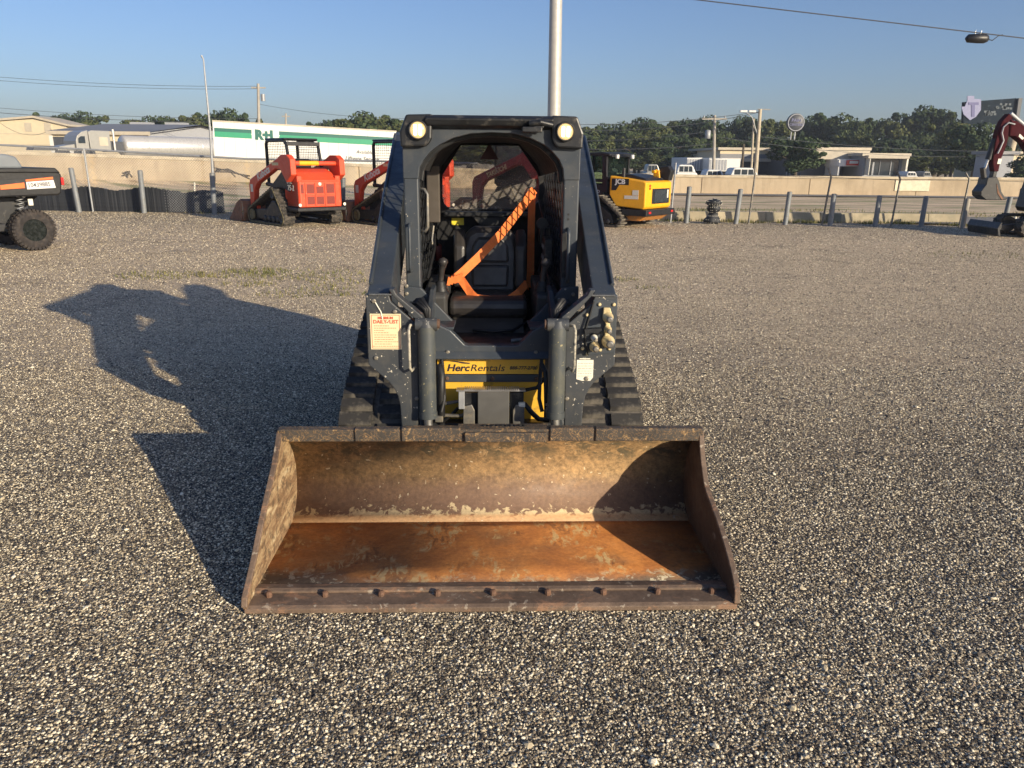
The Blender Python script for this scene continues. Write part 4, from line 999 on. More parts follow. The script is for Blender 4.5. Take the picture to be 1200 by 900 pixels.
# ================================================================= YELLOW TRACK LOADER
hj = PI / 2 + math.radians(52)
g = root_for(752, 268, -1.45, .72, hj)
J = thing('track_loader', 'yellow and black track loader with enclosed cab seen from behind', 'track loader', g, hj)
J.scale = (1, 1, .88)
PJ = lambda poly, a, b, ax, nm, m_, bv=.015, par=J: MB().prism(poly, a, b, ax).build(nm, m_, par, bv)
circ = [(1.15, .26, .24), (-.72, .24, .22), (-.25, .72, .18), (.6, .66, .12)]
for s in (-1, 1):
    y0, y1 = s * .60, s * .95
    pth = hull_circles(circ, .055); mb = MB(); band(pth, y0, y1, .05, mb); n = len(pth)
    t = mb.build('track', TRK2, J)
    lg = MB().box(-.022, .022, -.17, .17, -.03, .0).mesh('lug', mat('dusty_lug', (.15, .135, .11), .9, var=.4, scale=3))
    for i in range(0, n, 2):
        a, b = pth[i - 1], pth[(i + 1) % n]; ang = math.atan2(b[1] - a[1], b[0] - a[0])
        place(lg, 'lug', t, Matrix.Translation((pth[i][0], (y0 + y1) / 2, pth[i][1])) @ Matrix.Rotation(-ang, 4, 'Y'))
    PJ([(-.7, .12), (-.6, .4), (-.2, .68), (.6, .62), (1.1, .4), (1.2, .12)], s * .66, s * .90, 'y', 'track_frame', BLACK)
    for x in (-.5, -.2, .1, .4, .7, .95): MB().lathe([(.02, .01), (.09, 0), (.10, -.04)], (x, s * .92, .16), 'y', 12).build('track_roller', BLACKM, t)
body = PJ([(-.62, .62), (-1.45, .55), (-1.50, .62), (-1.50, 1.32), (-1.42, 1.36), (-.42, 1.50), (-.42, .95)], -.72, .72, 'y', 'engine_body', JYEL, .03)
MB().box(-1.512, -1.50, -.60, .36, .70, 1.14).build('radiator_grille', BLACK, body, .01)
MB().box(-1.520, -1.512, -.56, .24, .74, 1.10).build('grille_mesh', GLASSD, body, .01)
MB().box(-1.522, -1.512, -.52, -.45, .86, 1.10).build('decal', PAPERW, body)
for z in (1.20, 1.28): MB().lathe([(.035, 0), (.035, -.015)], (-1.50, .50, z - .05), 'x', 12).build('tail_light', REDL, body)
MB().box(-1.60, -.85, -.80, .80, .36, .54).build('rear_bumper', BLACK, J, .02)
for s in (-1, 1): MB().box(-1.615, -1.60, s * .62 - .06, s * .62 + .06, .43, .49).build('reflector', REDL, J, .004)
PJ([(-.85, .20), (-1.30, .20), (-1.52, .36), (-.85, .36)], -.62, .62, 'y', 'belly_plate', JOR, .02)
PJ([(-.62, .62), (-.9, .56), (-.6, .3), (.9, .3), (1.1, .6), (.9, .80), (-.3, .95), (-.45, .95)], -.60, .60, 'y', 'lower_body', BLACK, .02)
tm = TF((-.62, .724, 1.30), (-1, 0, -.08))
MB().box(-1.0, -.48, .721, .723, 1.24, 1.42).build('logo_panel', BLACK, J)
text('lettering', 'JCB', .19, WHITE, J, TF((-.74, .725, 1.27), (-1, 0, -.02)), bold=.008, ext=.002)
PJ([(-.48, 1.24), (-.72, 1.24), (-.62, 1.08), (-.48, 1.08)], .721, .724, 'y', 'decal_wedge', BLACK, 0)
MB().box(-1.30, -.88, .722, .725, .84, .94).build('decal', PAPERW, J)
MB().box(-1.30, -1.12, .722, .725, .95, 1.10).build('decal', PAPERW, J)
# cab
cabz = 2.12
for s in (-1, 1):
    y = s * .58
    for nm, poly in (('cab_post', [(-.30, 1.0), (-.20, cabz - .05), (-.10, cabz - .05), (-.12, 1.0)]), ('cab_post', [(.42, 1.0), (.36, cabz - .05), (.44, cabz - .05), (.52, 1.0)]),
                     ('cab_post', [(.98, .8), (.86, cabz - .05), (.94, cabz - .05), (1.06, .8)]), ('door_panel', [(-.15, .78), (-.15, 1.22), (1.0, 1.22), (1.03, .78)]), ('cab_sill', [(-.15, 1.30), (-.15, 1.36), (1.0, 1.36), (1.0, 1.30)])):
        PJ(poly, y - .04, y + .04, 'y', nm, BLACK, .008)
    PJ([(-.12, 1.22), (-.12, cabz - .06), (.9, cabz - .06), (1.0, 1.22)], y - .006, y + .006, 'y', 'side_window', CLEAR, 0)
text('lettering', 'TELESKID', .115, WHITE, J, TF((.18, .625, .98), (-1, 0, 0)), bold=.003, ext=.002)
PJ([(-.34, cabz - .06), (-.34, cabz + .02), (-.1, cabz + .06), (1.0, cabz + .02), (1.04, cabz - .04)], -.64, .64, 'y', 'cab_roof', BLACK, .03)
mb = MB(); mb.box(-.30, -.22, -.62, .62, 1.36, 1.46); mb.box(-.24, -.16, -.62, -.54, 1.4, cabz - .05); mb.box(-.24, -.16, .54, .62, 1.4, cabz - .05); mb.build('rear_cab_frame', BLACK, J, .01)
MB().box(-.215, -.205, -.54, .54, 1.46, cabz - .06).build('rear_window', CLEAR, J)
MB().cbox((-.36, 0, cabz - .06), (.06, 1.2, .05)).build('light_bar', BLACK, J, .01)
for y in (.38, -.42): MB().cbox((-.42, y, cabz - .07), (.06, .10, .12)).build('work_light', WHITE, J, .01)
PJ([(.0, .9), (-.12, 1.5), (0, 1.62), (.1, 1.15), (.5, 1.1), (.5, .9)], -.25, .25, 'y', 'seat', BLACK, .04)
MB().tube([(-.72, .52, 1.42), (-.72, .52, 1.72)], .045, 10).build('exhaust_stack', BLACKM, J)
# telescopic boom pivot on the far side
PJ([(-.5, 1.40), (-1.0, 1.46), (-1.2, 1.76), (-1.42, 1.80), (-1.52, 1.66), (-1.46, 1.36), (-.6, 1.34)], -.82, -.60, 'y', 'boom', BLACK, .03)
PJ([(-1.10, 1.36), (-1.08, 1.62), (-1.16, 1.70), (-1.26, 1.64), (-1.30, 1.36)], -.46, -.40, 'y', 'boom_bracket', JYEL, .02)
MB().tube([(-1.14, -.60, 1.62), (-1.14, -.30, 1.62)], .05, 10).build('boom_pin', JYEL, J)
PJ([(-.40, 1.46), (-1.38, 1.36), (-1.30, 1.44), (-.9, 1.54), (-.5, 1.56)], -.58, .45, 'y', 'engine_hood', BLACKM, .03)

# ================================================================= UTILITY VEHICLE
g = G(42, 293)
hu = math.atan2(-.77, -.64)
U = thing('utility_vehicle', 'black and orange off-road utility vehicle with knobbly tyres and grey cargo cover', 'utility vehicle', (g.x, g.y, 0), hu)
# local: x forward, y left is away?  camera side is the +y or -y side; near rear wheel at (0,0)
sy = 1.0
nrm = Vector((-math.sin(hu), math.cos(hu)))
sy = 1.0 if nrm.dot(Vector((-g.x, -g.y)).normalized()) > 0 else -1.0          # +sy = towards the camera
wr = .37
wp = []
tyre = MB().lathe([(.20, -.12), (.30, -.13), (.345, -.115), (.36, -.06), (.362, 0), (.36, .06), (.345, .115), (.30, .13), (.20, .12)], axis='y', n=36, caps=False)
for i in range(34):
    a = 2 * PI * i / 34
    Mx = Matrix.Rotation(a, 4, 'Y')
    for k, off in ((-1, 0), (1, .1)):
        M_ = Matrix.Rotation(a + off, 4, 'Y')
        tyre.box(-.022, .022, k * .070 - .048, k * .070 + .048, .35, .371, M_)
        tyre.box(-.020, .020, k * .124 - .012, k * .124 + .010, .315, .352, M_)
tym = tyre.mesh('tyre', TYRE)
rim = MB().lathe([(.205, .10), (.20, .075), (.17, .05), (.08, .055), (.05, .075), (.004, .075)], axis='y', n=24)
rimm = rim.mesh('rim', mat('rim_black', (.010, .014, .013), .25, .3))
lugn = MB().lathe([(.016, 0), (.016, .02), (.006, .026)], axis='y', n=8).mesh('lug_nut', STEELB)
slot = MB().cbox((0, 0, 0), (.075, .014, .030)).mesh('rim_slot', STEELG)
def wheel(x, y, out):
    wpart = place(tym, 'wheel', U, Matrix.Translation((x, y, wr)) @ (Matrix.Identity(4) if out > 0 else Matrix.Rotation(PI, 4, 'Z')))
    place(rimm, 'rim', wpart)
    for k in range(5):
        a = 2 * PI * k / 5 + .3
        place(lugn, 'lug_nut', wpart, loc=(.066 * math.cos(a), .070, .066 * math.sin(a)))
        place(slot, 'rim_slot', wpart, Matrix.Translation((.135 * math.cos(a + .4), .066, .135 * math.sin(a + .4))) @ Matrix.Rotation(-(a + .4) + PI / 2, 4, 'Y'))
for x, y in ((0, 0), (0, -sy * 1.35), (2.1, 0), (2.1, -sy * 1.35)): wheel(x, y, (sy if y == 0 else -sy))
def ub(x0, x1, ya, yb, z0, z1, nm, m_, bv=.02, par=U):
    y0, y1 = sorted((sy * ya, sy * yb)); return MB().box(x0, x1, y0, y1, z0, z1).build(nm, m_, par, bv)
def up(poly, ya, yb, nm, m_, bv=.02, par=U): return MB().prism(poly, sy * ya, sy * yb, 'y').build(nm, m_, par, bv)
bed = up([(-.56, 1.02), (-.60, 1.36), (-.50, 1.42), (1.1, 1.40), (1.1, 1.04), (.95, .96), (-.5, .98)], .10, -1.42, 'cargo_bed', BLACK, .03)
up([(-.58, 1.38), (-.50, 1.47), (.1, 1.47), (1.1, 1.44), (1.1, 1.39)], .13, -1.45, 'bed_rail', BLACK, .02, bed)
up([(-.52, 1.12), (-.49, 1.32), (.60, 1.25), (.60, 1.13)], .108, .10, 'side_decal', BLACKM, .004, bed)
up([(-.44, 1.27), (-.44, 1.31), (.02, 1.265), (.02, 1.235)], .115, .108, 'orange_stripe', UTVO, 0, bed)
up([(.05, 1.12), (.05, 1.215), (.44, 1.175), (.44, 1.10)], .115, .108, 'orange_stripe', UTVO, 0, bed)
pl = up([(-.46, 1.115), (-.44, 1.255), (.02, 1.225), (.02, 1.095)], .120, .112, 'number_plate', WHITE, 0, bed)
text('lettering', '10439885', .105, INK, U, TF((-.19, sy * .1225, 1.14), (-1 * (1 if sy > 0 else -1), 0, .05)), ext=.001, bold=.001, sx=.92)
ub(-.62, -.57, .12, .02, 1.16, 1.30, 'tail_light', REDL, .01)
up([(.50, 1.02), (.52, 1.22), (.68, 1.28), (.72, 1.05)], .125, .10, 'side_step', UTVG, .01)
cv = up([(-.02, 1.46), (-.02, 1.50), (.06, 1.66), (.20, 1.70), (1.5, 1.82), (1.5, 1.46)], -.05, -1.30, 'cargo_cover', UTVG, .06)
ub(.98, 1.05, -.04, -.08, 1.70, 1.86, 'cover_latch', BLACK, .01)
up([(.3, .42), (.2, .62), (-.1, .80), (-.3, .95), (1.1, .98), (2.9, .8), (2.9, .45)], -.30, -1.05, 'chassis', BLACKM, .03)
up([(.45, .36), (.40, .50), (1.7, .55), (1.7, .36)], .0, -1.35, 'floor_pan', BLACK, .02)
for yy in (-.18, -1.17):
    mb = MB()
    for i in range(46): pass
    hp = [(.12 + .055 * math.cos(i * .8) - .004 * i * .3, sy * (yy + .055 * math.sin(i * .8)), .52 + i * .0095) for i in range(48)]
    mb.tube(hp, .012, 5); mb.build('coil_spring', STEELG, U)
    MB().tube([(.0, sy * (yy + .05), .37), (.5, sy * (yy - .1), .45)], .03, 8).build('trailing_arm', BLACKM, U)
MB().tube([(.02, sy * -.08, .95), (.06, sy * -.08, 1.0), (.22, sy * -.08, 1.01)], .03, 8).build('exhaust_tip', STEELB, U)
MB().cbox((-.06, sy * -.06, .86), (.08, .04, .12)).build('bracket', PAPERW, U, .01)
MB().cbox((.72, sy * .0, .78), (.16, .03, .07), Matrix.Identity(4)).build('reflector', PAPERW, U, .01)
# front body and cage, beyond the frame
up([(1.5, .5), (1.45, 1.2), (1.55, 1.3), (1.7, .9), (2.5, .95), (2.75, 1.15), (3.0, 1.0), (3.05, .5)], .05, -1.40, 'front_body', BLACK, .04)
for yy in (0.0, -1.35):
    MB().tube([(1.12, sy * yy, 1.0), (1.2, sy * yy, 1.95), (1.9, sy * yy, 1.98), (2.6, sy * yy, 1.15)], .03, 8).build('roll_cage', BLACK, U)
up([(1.15, 1.96), (1.2, 2.02), (1.95, 2.02), (2.0, 1.98)], .05, -1.40, 'cage_roof', BLACK, .02)

# ================================================================= EXCAVATOR
Y0 = 19.5
q = A(1200, 277, Y0)
XE = thing('mini_excavator', 'maroon mini excavator with raised arm and its dozer blade on the gravel', 'excavator', (q.x, Y0, 0))
def EX(px, py): p = A(px, py, Y0); return (p.x - q.x, p.z)
def ep(pxs, y0, y1, nm, m_, bv=.01, par=XE): return MB().prism([EX(*p) for p in pxs], y0, y1, 'y').build(nm, m_, par, bv)
ep([(1180, 133), (1184, 137), (1182, 148), (1179.5, 160), (1176.5, 171), (1170, 188), (1167.5, 201), (1162, 201), (1160.5, 190), (1163, 171), (1167, 153), (1172, 142)], -.10, .10, 'dipper_arm', MAROON, .02)
ep([(1181, 140), (1190, 143), (1206, 155), (1222, 180), (1226, 215), (1214, 218), (1208, 188), (1196, 168), (1186, 160), (1179, 160)], -.13, .13, 'boom', MAROON, .03)
MB().tube([(*[EX(1184, 133)[0]], 0, EX(1184, 133)[1]), (EX(1204, 150)[0], 0, EX(1204, 150)[1])], .05, 8).build('arm_cylinder', STEELG, XE)
MB().tube([(EX(1166, 163)[0], 0, EX(1166, 163)[1]), (EX(1158, 187)[0], 0, EX(1158, 187)[1])], .075, 8).build('bucket_cylinder', BLACKM, XE)
MB().tube([(EX(1158, 187)[0], 0, EX(1158, 187)[1]), (EX(1154, 198)[0], 0, EX(1154, 198)[1])], .035, 8).build('cylinder_rod', STEELB, XE)
mb = MB(); mb.tube([(EX(a, b)[0], -.14, EX(a, b)[1]) for a, b in ((1185, 146), (1178, 144), (1172, 149), (1170, 156), (1172, 165), (1168, 174), (1165, 180))], .02, 6); mb.build('hydraulic_line', STEELG, XE)
ep([(1153, 196), (1155, 211), (1160, 211), (1163, 198), (1167, 199), (1164, 213), (1152, 214), (1150, 197)], -.08, .08, 'bucket_link', BLACKM, .01)
ep([(1152, 208), (1163, 207), (1166, 214), (1168, 224), (1174, 233.5), (1169, 234), (1150, 234), (1144, 229), (1144, 224), (1150, 216)], -.20, .20, 'bucket', BLACKM, .015)
ep([(1162, 215), (1165, 225), (1170, 233), (1168, 233.6), (1163, 226)], -.21, -.202, 'bucket_edge', TAN, 0)
ep([(1167, 186), (1171, 186), (1169.5, 192), (1165.5, 192)], -.108, -.10, 'decal', PAPERW, 0)
ep([(1191, 157), (1196, 162), (1194, 164), (1189.5, 160)], -.138, -.13, 'decal', PAPERW, 0)
zb = .02
for s in (-1, 1):
    c2 = [(-.25, .26, .24), (1.35, .26, .24)]
    pth = hull_circles(c2, .06); mb = MB(); band(pth, s * .45 - .15, s * .45 + .15, .05, mb); n = len(pth)
    for i in range(0, n, 2):
        a, b = pth[i - 1], pth[(i + 1) % n]; ang = math.atan2(b[1] - a[1], b[0] - a[0])
        mb.box(-.022, .022, s * .45 - .15, s * .45 + .15, -.02, 0, Matrix.Translation((pth[i][0], 0, pth[i][1])) @ Matrix.Rotation(-ang, 4, 'Y'))
    t = mb.build('track', TRK2, XE, loc=None)
    MB().box(-.2, 1.3, s * .45 - .10, s * .45 + .10, .14, .38).build('track_frame', BLACKM, XE, .02)
    for x in (-.25, 1.35): MB().lathe([(.03, 0), (.18, 0), (.19, -.03)], (x, s * .45 - .12, .26), 'y', 16).build('track_wheel', BLACKM, t)
bl = MB().prism([(-1.05, .04), (-1.10, .22), (-1.04, .36), (-1.0, .36), (-1.04, .22), (-.99, .04)], -.65, .65, 'y').build('dozer_blade', BLACKM, XE, .01)
for s in (-1, 1): MB().prism([(-1.02, .12), (-1.02, .26), (-.1, .34), (-.1, .24)], s * .25 - .05, s * .25 + .05, 'y').build('blade_arm', BLACKM, XE, .01)
MB().lathe([(.32, .42), (.32, .58)], (.55, 0, 0), n=20).build('slew_ring', BLACKM, XE)
MB().prism([(-.18, .62), (-.25, .70), (-.12, 1.50), (.0, 1.50), (.1, .95), (.1, .6)], -.20, .20, 'y').build('boom_foot', BLACKM, XE, .02)
MB().prism([(.05, .58), (.05, 1.15), (1.45, 1.15), (1.55, .95), (1.50, .58)], -.62, .62, 'y').build('engine_house', MAROON, XE, .05)
cabx = MB().box(.25, 1.15, -.60, .30, 1.15, 1.28).build('cab_base', BLACKM, XE, .02)
for x in (.28, 1.12):
    for y in (-.57, .27): MB().tube([(x, y, 1.28), (x, y, 2.4)], .03, 6).build('cab_post', BLACKM, XE)
MB().box(.2, 1.2, -.65, .35, 2.4, 2.48).build('cab_roof', MAROON, XE, .03)
MB().prism([(.6, 1.28), (.6, 1.42), (.9, 1.42), (.95, 1.9), (1.05, 1.9), (1.05, 1.28)], -.4, .1, 'y').build('seat', BLACK, XE, .03)

# ================================================================= FENCE AND POSTS
def fy(px, base): return G(px, base)
FN = thing('chain_link_fence', 'chain link fence with pipe rail and black privacy strips behind the orange loader', 'fence')
fa = [(-260, 24.8, 2.15), (0, 24.9, 1.98), (110, 24.8, 1.86), (290, 24.3, 1.64), (420, 23.9, 1.62), (560, 23.4, 1.58)]
fpt = []
for px, D, zt in fa: p = A(px, 200, D); fpt.append(Vector((p.x, D, zt)))
MB().tube(fpt, .03, 8).build('top_rail', STEELG, FN)
# wire fabric: diagonals on each span
mb = MB()
for a, b in zip(fpt, fpt[1:]):
    L = math.hypot(b.x - a.x, b.y - a.y); nu = int(L / .085); nv = int(a.z / .085)
    lattice((a.x, a.y - .02, .03), (b.x, b.y - .02, .03), tuple(a + Vector((0, -.02, 0))), tuple(b + Vector((0, -.02, 0))), 0, 0, nu, nv, .0048, mb)
kind(mb.build('wire_fabric', STEELG, FN), 'stuff')
# privacy strips woven in the lower part
mb0 = MB().box(-.026, .026, -.004, .004, 0, 1.0).mesh('privacy_strip', SCREENM)
a = A(20, 247, 24.85); b = A(262, 247, 24.4)
n = 130
for i in range(n):
    t = i / (n - 1); p = a.lerp(b, t); h = .70 + .05 * math.sin(i * .17) + R.uniform(-.015, .015) - (.06 if t > .8 else 0)
    o = place(mb0, 'privacy_strip', FN, Matrix.Translation((p.x, p.y + .03, .01)) @ RZ(R.uniform(-.25, .25)) @ Matrix.Diagonal((1, 1, h, 1)))
def post(name, pts, Y, r, m_, label, cat='post', group=None):
    P = [A(px, py, Y) for px, py in pts]
    b = P[0].copy(); b.z = -.05
    base = Vector((b.x, b.y, 0)); mb = MB()
    pl = [Vector((b.x, Y, -.05)) - base] + [p - base for p in P[1:]]
    rr = [r] * len(pl)
    mb.tube(pl, rr, 12)
    if len(P) == 2: mb.tube([pl[-1], pl[-1] + Vector((0, 0, .012))], [r * 1.04, r * .6], 12)
    o = mb.build(name, m_, None, 0, loc=base); return tag(o, label, cat, group)
STUB = mat('stub_post', (.21, .225, .235), .6, .2, var=.12, scale=10, dirt=(.22, .18, .12), dirt_amt=.15)
stubs = [((93, 248), (83, 197), 24.3, .075, 'thick grey stub post beside the tail of the utility vehicle'),
         ((169, 248), (164, 200), 24.2, .075, 'thick grey stub post in front of the black strips between vehicle and orange loader'),
         ((251, 247), (248.5, 203), 23.9, .075, 'dark stub post at the foot of the tall thin mast by the orange loader bucket'),
         ((402, 262), (402, 209), 22.6, .07, 'stub post in the gap between the two orange loaders'),
         ((804, 262), (808, 219), 22.4, .068, 'first grey stub post beside the yellow loader'),
         ((862, 262.5), (868, 222), 22.3, .068, 'second grey stub post from the yellow loader, next to the netted bundle'),
         ((920, 263), (925.5, 225), 22.2, .068, 'third grey stub post from the yellow loader'),
         ((972.5, 265.5), (977.5, 227.5), 22.0, .068, 'fourth grey stub post from the yellow loader'),
         ((1025, 267), (1031, 229.5), 21.9, .068, 'fifth grey stub post from the yellow loader, darker than the rest'),
         ((1079, 266), (1085.5, 230.5), 21.9, .068, 'sixth grey stub post from the yellow loader'),
         ((1128, 265), (1134.5, 233), 21.8, .068, 'wooden stub post standing against a bent fence post'),
         ((1176, 263), (1184, 231), 21.5, .068, 'stub post right behind the excavator blade')]
for i, (p0, p1, Y, r, lab) in enumerate(stubs):
    post('stub_post', [p0, p1], Y, r, WOODP if 'wooden' in lab else STUB, lab, 'post', 'grey stub posts along the lot edge')
tall = [([(785.5, 261.6), (792, 191)], 22.6, 'thin straight fence post next to the yellow loader'),
        ([(877, 262.5), (885, 204), (884, 197)], 22.5, 'bent fence post between second and third stub posts'),
        ([(963, 264), (974, 207.5), (971, 197)], 22.3, 'bent fence post with arm leaning over the fourth stub post'),
        ([(1043.7, 267), (1055, 210), (1051.5, 200.5)], 22.1, 'bent fence post near the whitewashed wall patch'),
        ([(1124, 265), (1136, 210), (1131.5, 202.5)], 22.0, 'bent fence post nearest the excavator bucket'),
        ([(109, 247), (98, 174)], 24.6, 'thin straight fence post behind the thick stub by the utility vehicle')]
for pts, Y, lab in tall: post('fence_post', pts, Y, .027, STEELD if 'bent' in lab else STEELG, lab, 'fence post', 'thin fence posts without fabric')
# wire between the bent posts
p = [A(1135.8, 211, 22.0), A(1210, 214, 21.6)]
mb = MB().tube([A(885, 205, 22.5), A(974, 208, 22.3), A(1055, 211, 22.1), A(1136, 211, 22.0), A(1230, 214, 21.6)], .008, 5)
tag(mb.build('rail_wire', STEELD), 'thin top wire strung along the bent fence posts', 'wire')
mb = MB().tube([A(252, 248, 23.95), A(246, 150, 23.95), A(238.5, 70, 23.95), A(236, 65, 23.95)], [.045, .035, .02, .03], 8)
tag(mb.build('tall_mast', STEELG), 'tall thin leaning mast beside the orange loader bucket', 'pole')
# stakes and debris in the verge
for a_, b_, Y, lab in (((228, 224), (228, 214), 29, 'thin white stake in the dirt behind the fence'), ((1074, 262), (1079, 247), 24.5, 'grey pipe stub leaning in the verge behind the sixth post'),
                       ((1138 + 52, 262), (1138 + 52, 250), 24, 'short pale stake in the verge near the excavator')):
    mb = MB().tube([A(*a_, Y), A(*b_, Y)], .03, 6); tag(mb.build('stake', PAPERW if 'grey' not in lab else STUB), lab, 'stake')
def branch(px0, py0, px1, py1, Y, lab):
    a, b = A(px0, py0, Y), A(px1, py1, Y); mb = MB()
    for k in range(4): mb.tube([a + Vector((0, k * .1, R.uniform(-.1, .1))), a.lerp(b, .5) + Vector((0, 0, R.uniform(0, .2))), b + Vector((R.uniform(-.5, .3), 0, R.uniform(-.15, .1)))], .03, 5)
    tag(mb.build('fallen_branch', BARK), lab, 'branch')
branch(250, 199, 285, 206, 33, 'grey fallen branches on the slope behind the mast'); branch(142, 204, 162, 205, 30, 'small fallen branch on the slope behind the stub post')

# netted bundle
c = G(835, 262)
nb = MB(); prf = [(.16, 0), (.24, .03), (.23, .12), (.15, .22), (.13, .32), (.19, .38), (.20, .46), (.15, .50), (.22, .55), (.20, .62), (.12, .67), (.02, .70)]
NN = 22; vs = []
for i, (r, h) in enumerate(prf):
    for k in range(NN):
        a = 2 * PI * k / NN; rr = r * (1 + .28 * noise.noise((math.cos(a) * 1.6, math.sin(a) * 1.6, h * 4)))
        vs.append((rr * math.cos(a), rr * math.sin(a), h))
nb.add(vs, [(i * NN + k, i * NN + (k + 1) % NN, (i + 1) * NN + (k + 1) % NN, (i + 1) * NN + k) for i in range(len(prf) - 1) for k in range(NN)], True)
nb.add(vs[-NN:], [tuple(range(NN))])
o = nb.build('netted_bundle', NETM, None, 0, loc=(c.x, c.y, 0)); tag(o, 'black knotted bundle wrapped in pale dotted netting between the stub posts', 'bundle')
mb = MB()
for p in vs[::1]:
    if R.random() < .7:
        d = Vector(p); s_ = .010; mb.cbox((d.x * 1.02, d.y * 1.02, d.z), (s_ * 1.5, s_ * 1.5, s_))
kind(mb.build('net_knots', PAPERW, o), 'stuff')

# ================================================================= ROAD TRAFFIC AND BUILDINGS BEYOND
def wheel_far(par, x, y, z, r, axis='x', m_=BLACK):
    o = MB().lathe([(r * .5, -.12), (r, -.12), (r, .12), (r * .5, .12)], (0, 0, 0), 'y', 18).build('wheel', m_, par, 0, loc=(x, y, z))
    MB().lathe([(r * .1, -.13), (r * .5, -.125)], (0, 0, 0), 'y', 12).build('rim', STEELG, o); return o
# white and green freight trailer
p0 = A(248, 160, 56); p1 = A(463, 165, 60); rzt = math.atan2(p1.y - p0.y, p1.x - p0.x); LT = math.hypot(p1.x - p0.x, p1.y - p0.y)
TR = thing('freight_trailer', 'long white freight trailer with a green stripe behind the concrete wall', 'trailer', (p0.x, p0.y, .32), rzt)
TR.rotation_euler = (0, math.radians(2.0), rzt)
zt, zb = 3.80, 1.25
npan = 18
MB().box(0, LT, .02, 2.5, zb, zt - .04).build('trailer_body', TRWHITE, TR)
pm_ = MB().box(.015, LT / npan - .015, -.012, .018, zb + .05, zt - .10).mesh('side_panel', TRWHITE)
for i in range(npan): place(pm_, 'side_panel', TR, loc=(LT * i / npan, 0, 0))
MB().box(0, LT, -.03, 2.53, zt - .10, zt).build('top_rail', BEIGED, TR)
MB().box(0, LT, -.03, 2.53, zb - .06, zb + .05).build('bottom_rail', BEIGED, TR)
s1 = LT * .20; s2 = LT * .345
for a, b, cap in ((.1, s1, 1), (s2, LT - .1, -1)):
    e = .25
    MB().prism([(a, zt - .74), (a, zt - .50), (b, zt - .50), (b, zt - .74)], -.022, -.014, 'y').build('stripe', GREEN2, TR)
    MB().prism([(a, zt - 1.10), (a, zt - .74), (b, zt - .74), (b, zt - 1.10)], -.022, -.014, 'y').build('stripe', GREEN1, TR)
MB().prism([(s1 - .05, zt - .8), (s1 + .45, zt - .42), (s2 - .45, zt - .42), (s2 + .05, zt - .8), (s2 - .45, zt - 1.18), (s1 + .45, zt - 1.18)], -.026, -.022, 'y').build('logo_panel', TRWHITE, TR)
text('lettering', 'R+L', .85, GREEN2, TR, TF(((s1 + s2) / 2, -.03, zt - 1.10), (1, 0, 0)), bold=.06, ext=.004)
text('lettering', 'Available', .34, DARKG, TR, TF((LT * .815, -.03, zt - 1.75), (1, 0, 0)), shear=.2, ext=.004)
text('lettering', 'Liftgate Service', .40, DARKG, TR, TF((LT * .80, -.03, zt - 2.25), (1, 0, 0)), shear=.2, ext=.004, bold=.006)
MB().box(.3, LT - .3, .4, 2.1, .9, zb - .05).build('chassis', BLACK, TR)
for x in (1.2, 2.4, LT - 2.4, LT - 1.2):
    for y in (.2, 2.3): wheel_far(TR, x, y, .96, .5)
# tanker rig
DT = 64
a = A(150, 170, DT); b = A(300, 170, DT + 9)
rzk = math.atan2(b.y - a.y, b.x - a.x); Lk = (b - a).length
TK = thing('tank_trailer', 'polished silver tank trailer behind the concrete wall', 'trailer', (a.x, a.y, 0), rzk)
zc = A(200, 172, DT).z
MB().lathe([(.3, 0), (.75, .04), (.86, .18), (.86, Lk - .2), (.75, Lk), (.3, Lk + .04)], (0, 1.2, zc), 'x', 28).build('tank', ALU, TK)
for x in (1.8, 4.2, 6.6, 9): MB().lathe([(.865, x), (.875, x + .02), (.875, x + .08), (.865, x + .1)], (0, 1.2, zc), 'x', 28, caps=False).build('tank_band', ALU, TK)
MB().box(.2, Lk - .2, .5, 1.9, zc - 1.15, zc - .84).build('chassis', DARKG, TK)
for x in (.6, 1.9, Lk - 2, Lk - .8): wheel_far(TK, x, .3, .95, .5)
tr_o = A(150, 170, DT)
TC2 = thing('truck_tractor', 'silver grey long-nose truck tractor with sleeper behind the wall', 'truck', (tr_o.x, tr_o.y, 0), rzk)
def kx(px): return (px - 150) * DT / F * 1.0
def kz(py): return A(110, py, DT).z
def kp(poly, y0, y1, nm, m_, bv=.04, par=TC2): return MB().prism([(kx(u), kz(v)) for u, v in poly], y0, y1, 'y').build(nm, m_, par, bv)
kp([(110, 177), (109.5, 155), (113, 153.6), (132, 153.6), (132, 177)], .1, 2.5, 'sleeper', CHROMEG)
kp([(96, 177), (96, 166), (98, 160), (103, 155.5), (109.3, 153.5), (109.3, 177)], .15, 2.45, 'cab', CHROMEG)
kp([(98.3, 168.5), (98.6, 163), (101.5, 160.6), (105.5, 160.6), (105.5, 168.5)], .12, .148, 'side_window', GLASSD, .0)
kp([(120, 171), (120, 161), (129, 161), (129, 171)], .08, .098, 'sleeper_door', BEIGED, .0)
kp([(78, 177), (80, 172.5), (95.8, 169.5), (95.8, 177)], .4, 2.2, 'hood', CHROMEG)
kp([(55, 177), (58, 172), (76, 172), (78, 177)], .6, 2.0, 'front_fender', DARKG)
MB().tube([(kx(137), .3, kz(178)), (kx(137), .3, kz(151.5))], .09, 10).build('exhaust_stack', ALU, TC2)
kp([(133, 178), (133, 165), (148, 166), (149, 178)], .5, 2.0, 'coupling_deck', DARKG, .02)
for x in (kx(88), kx(136), kx(146)): wheel_far(TC2, x, .3, .95, .5)

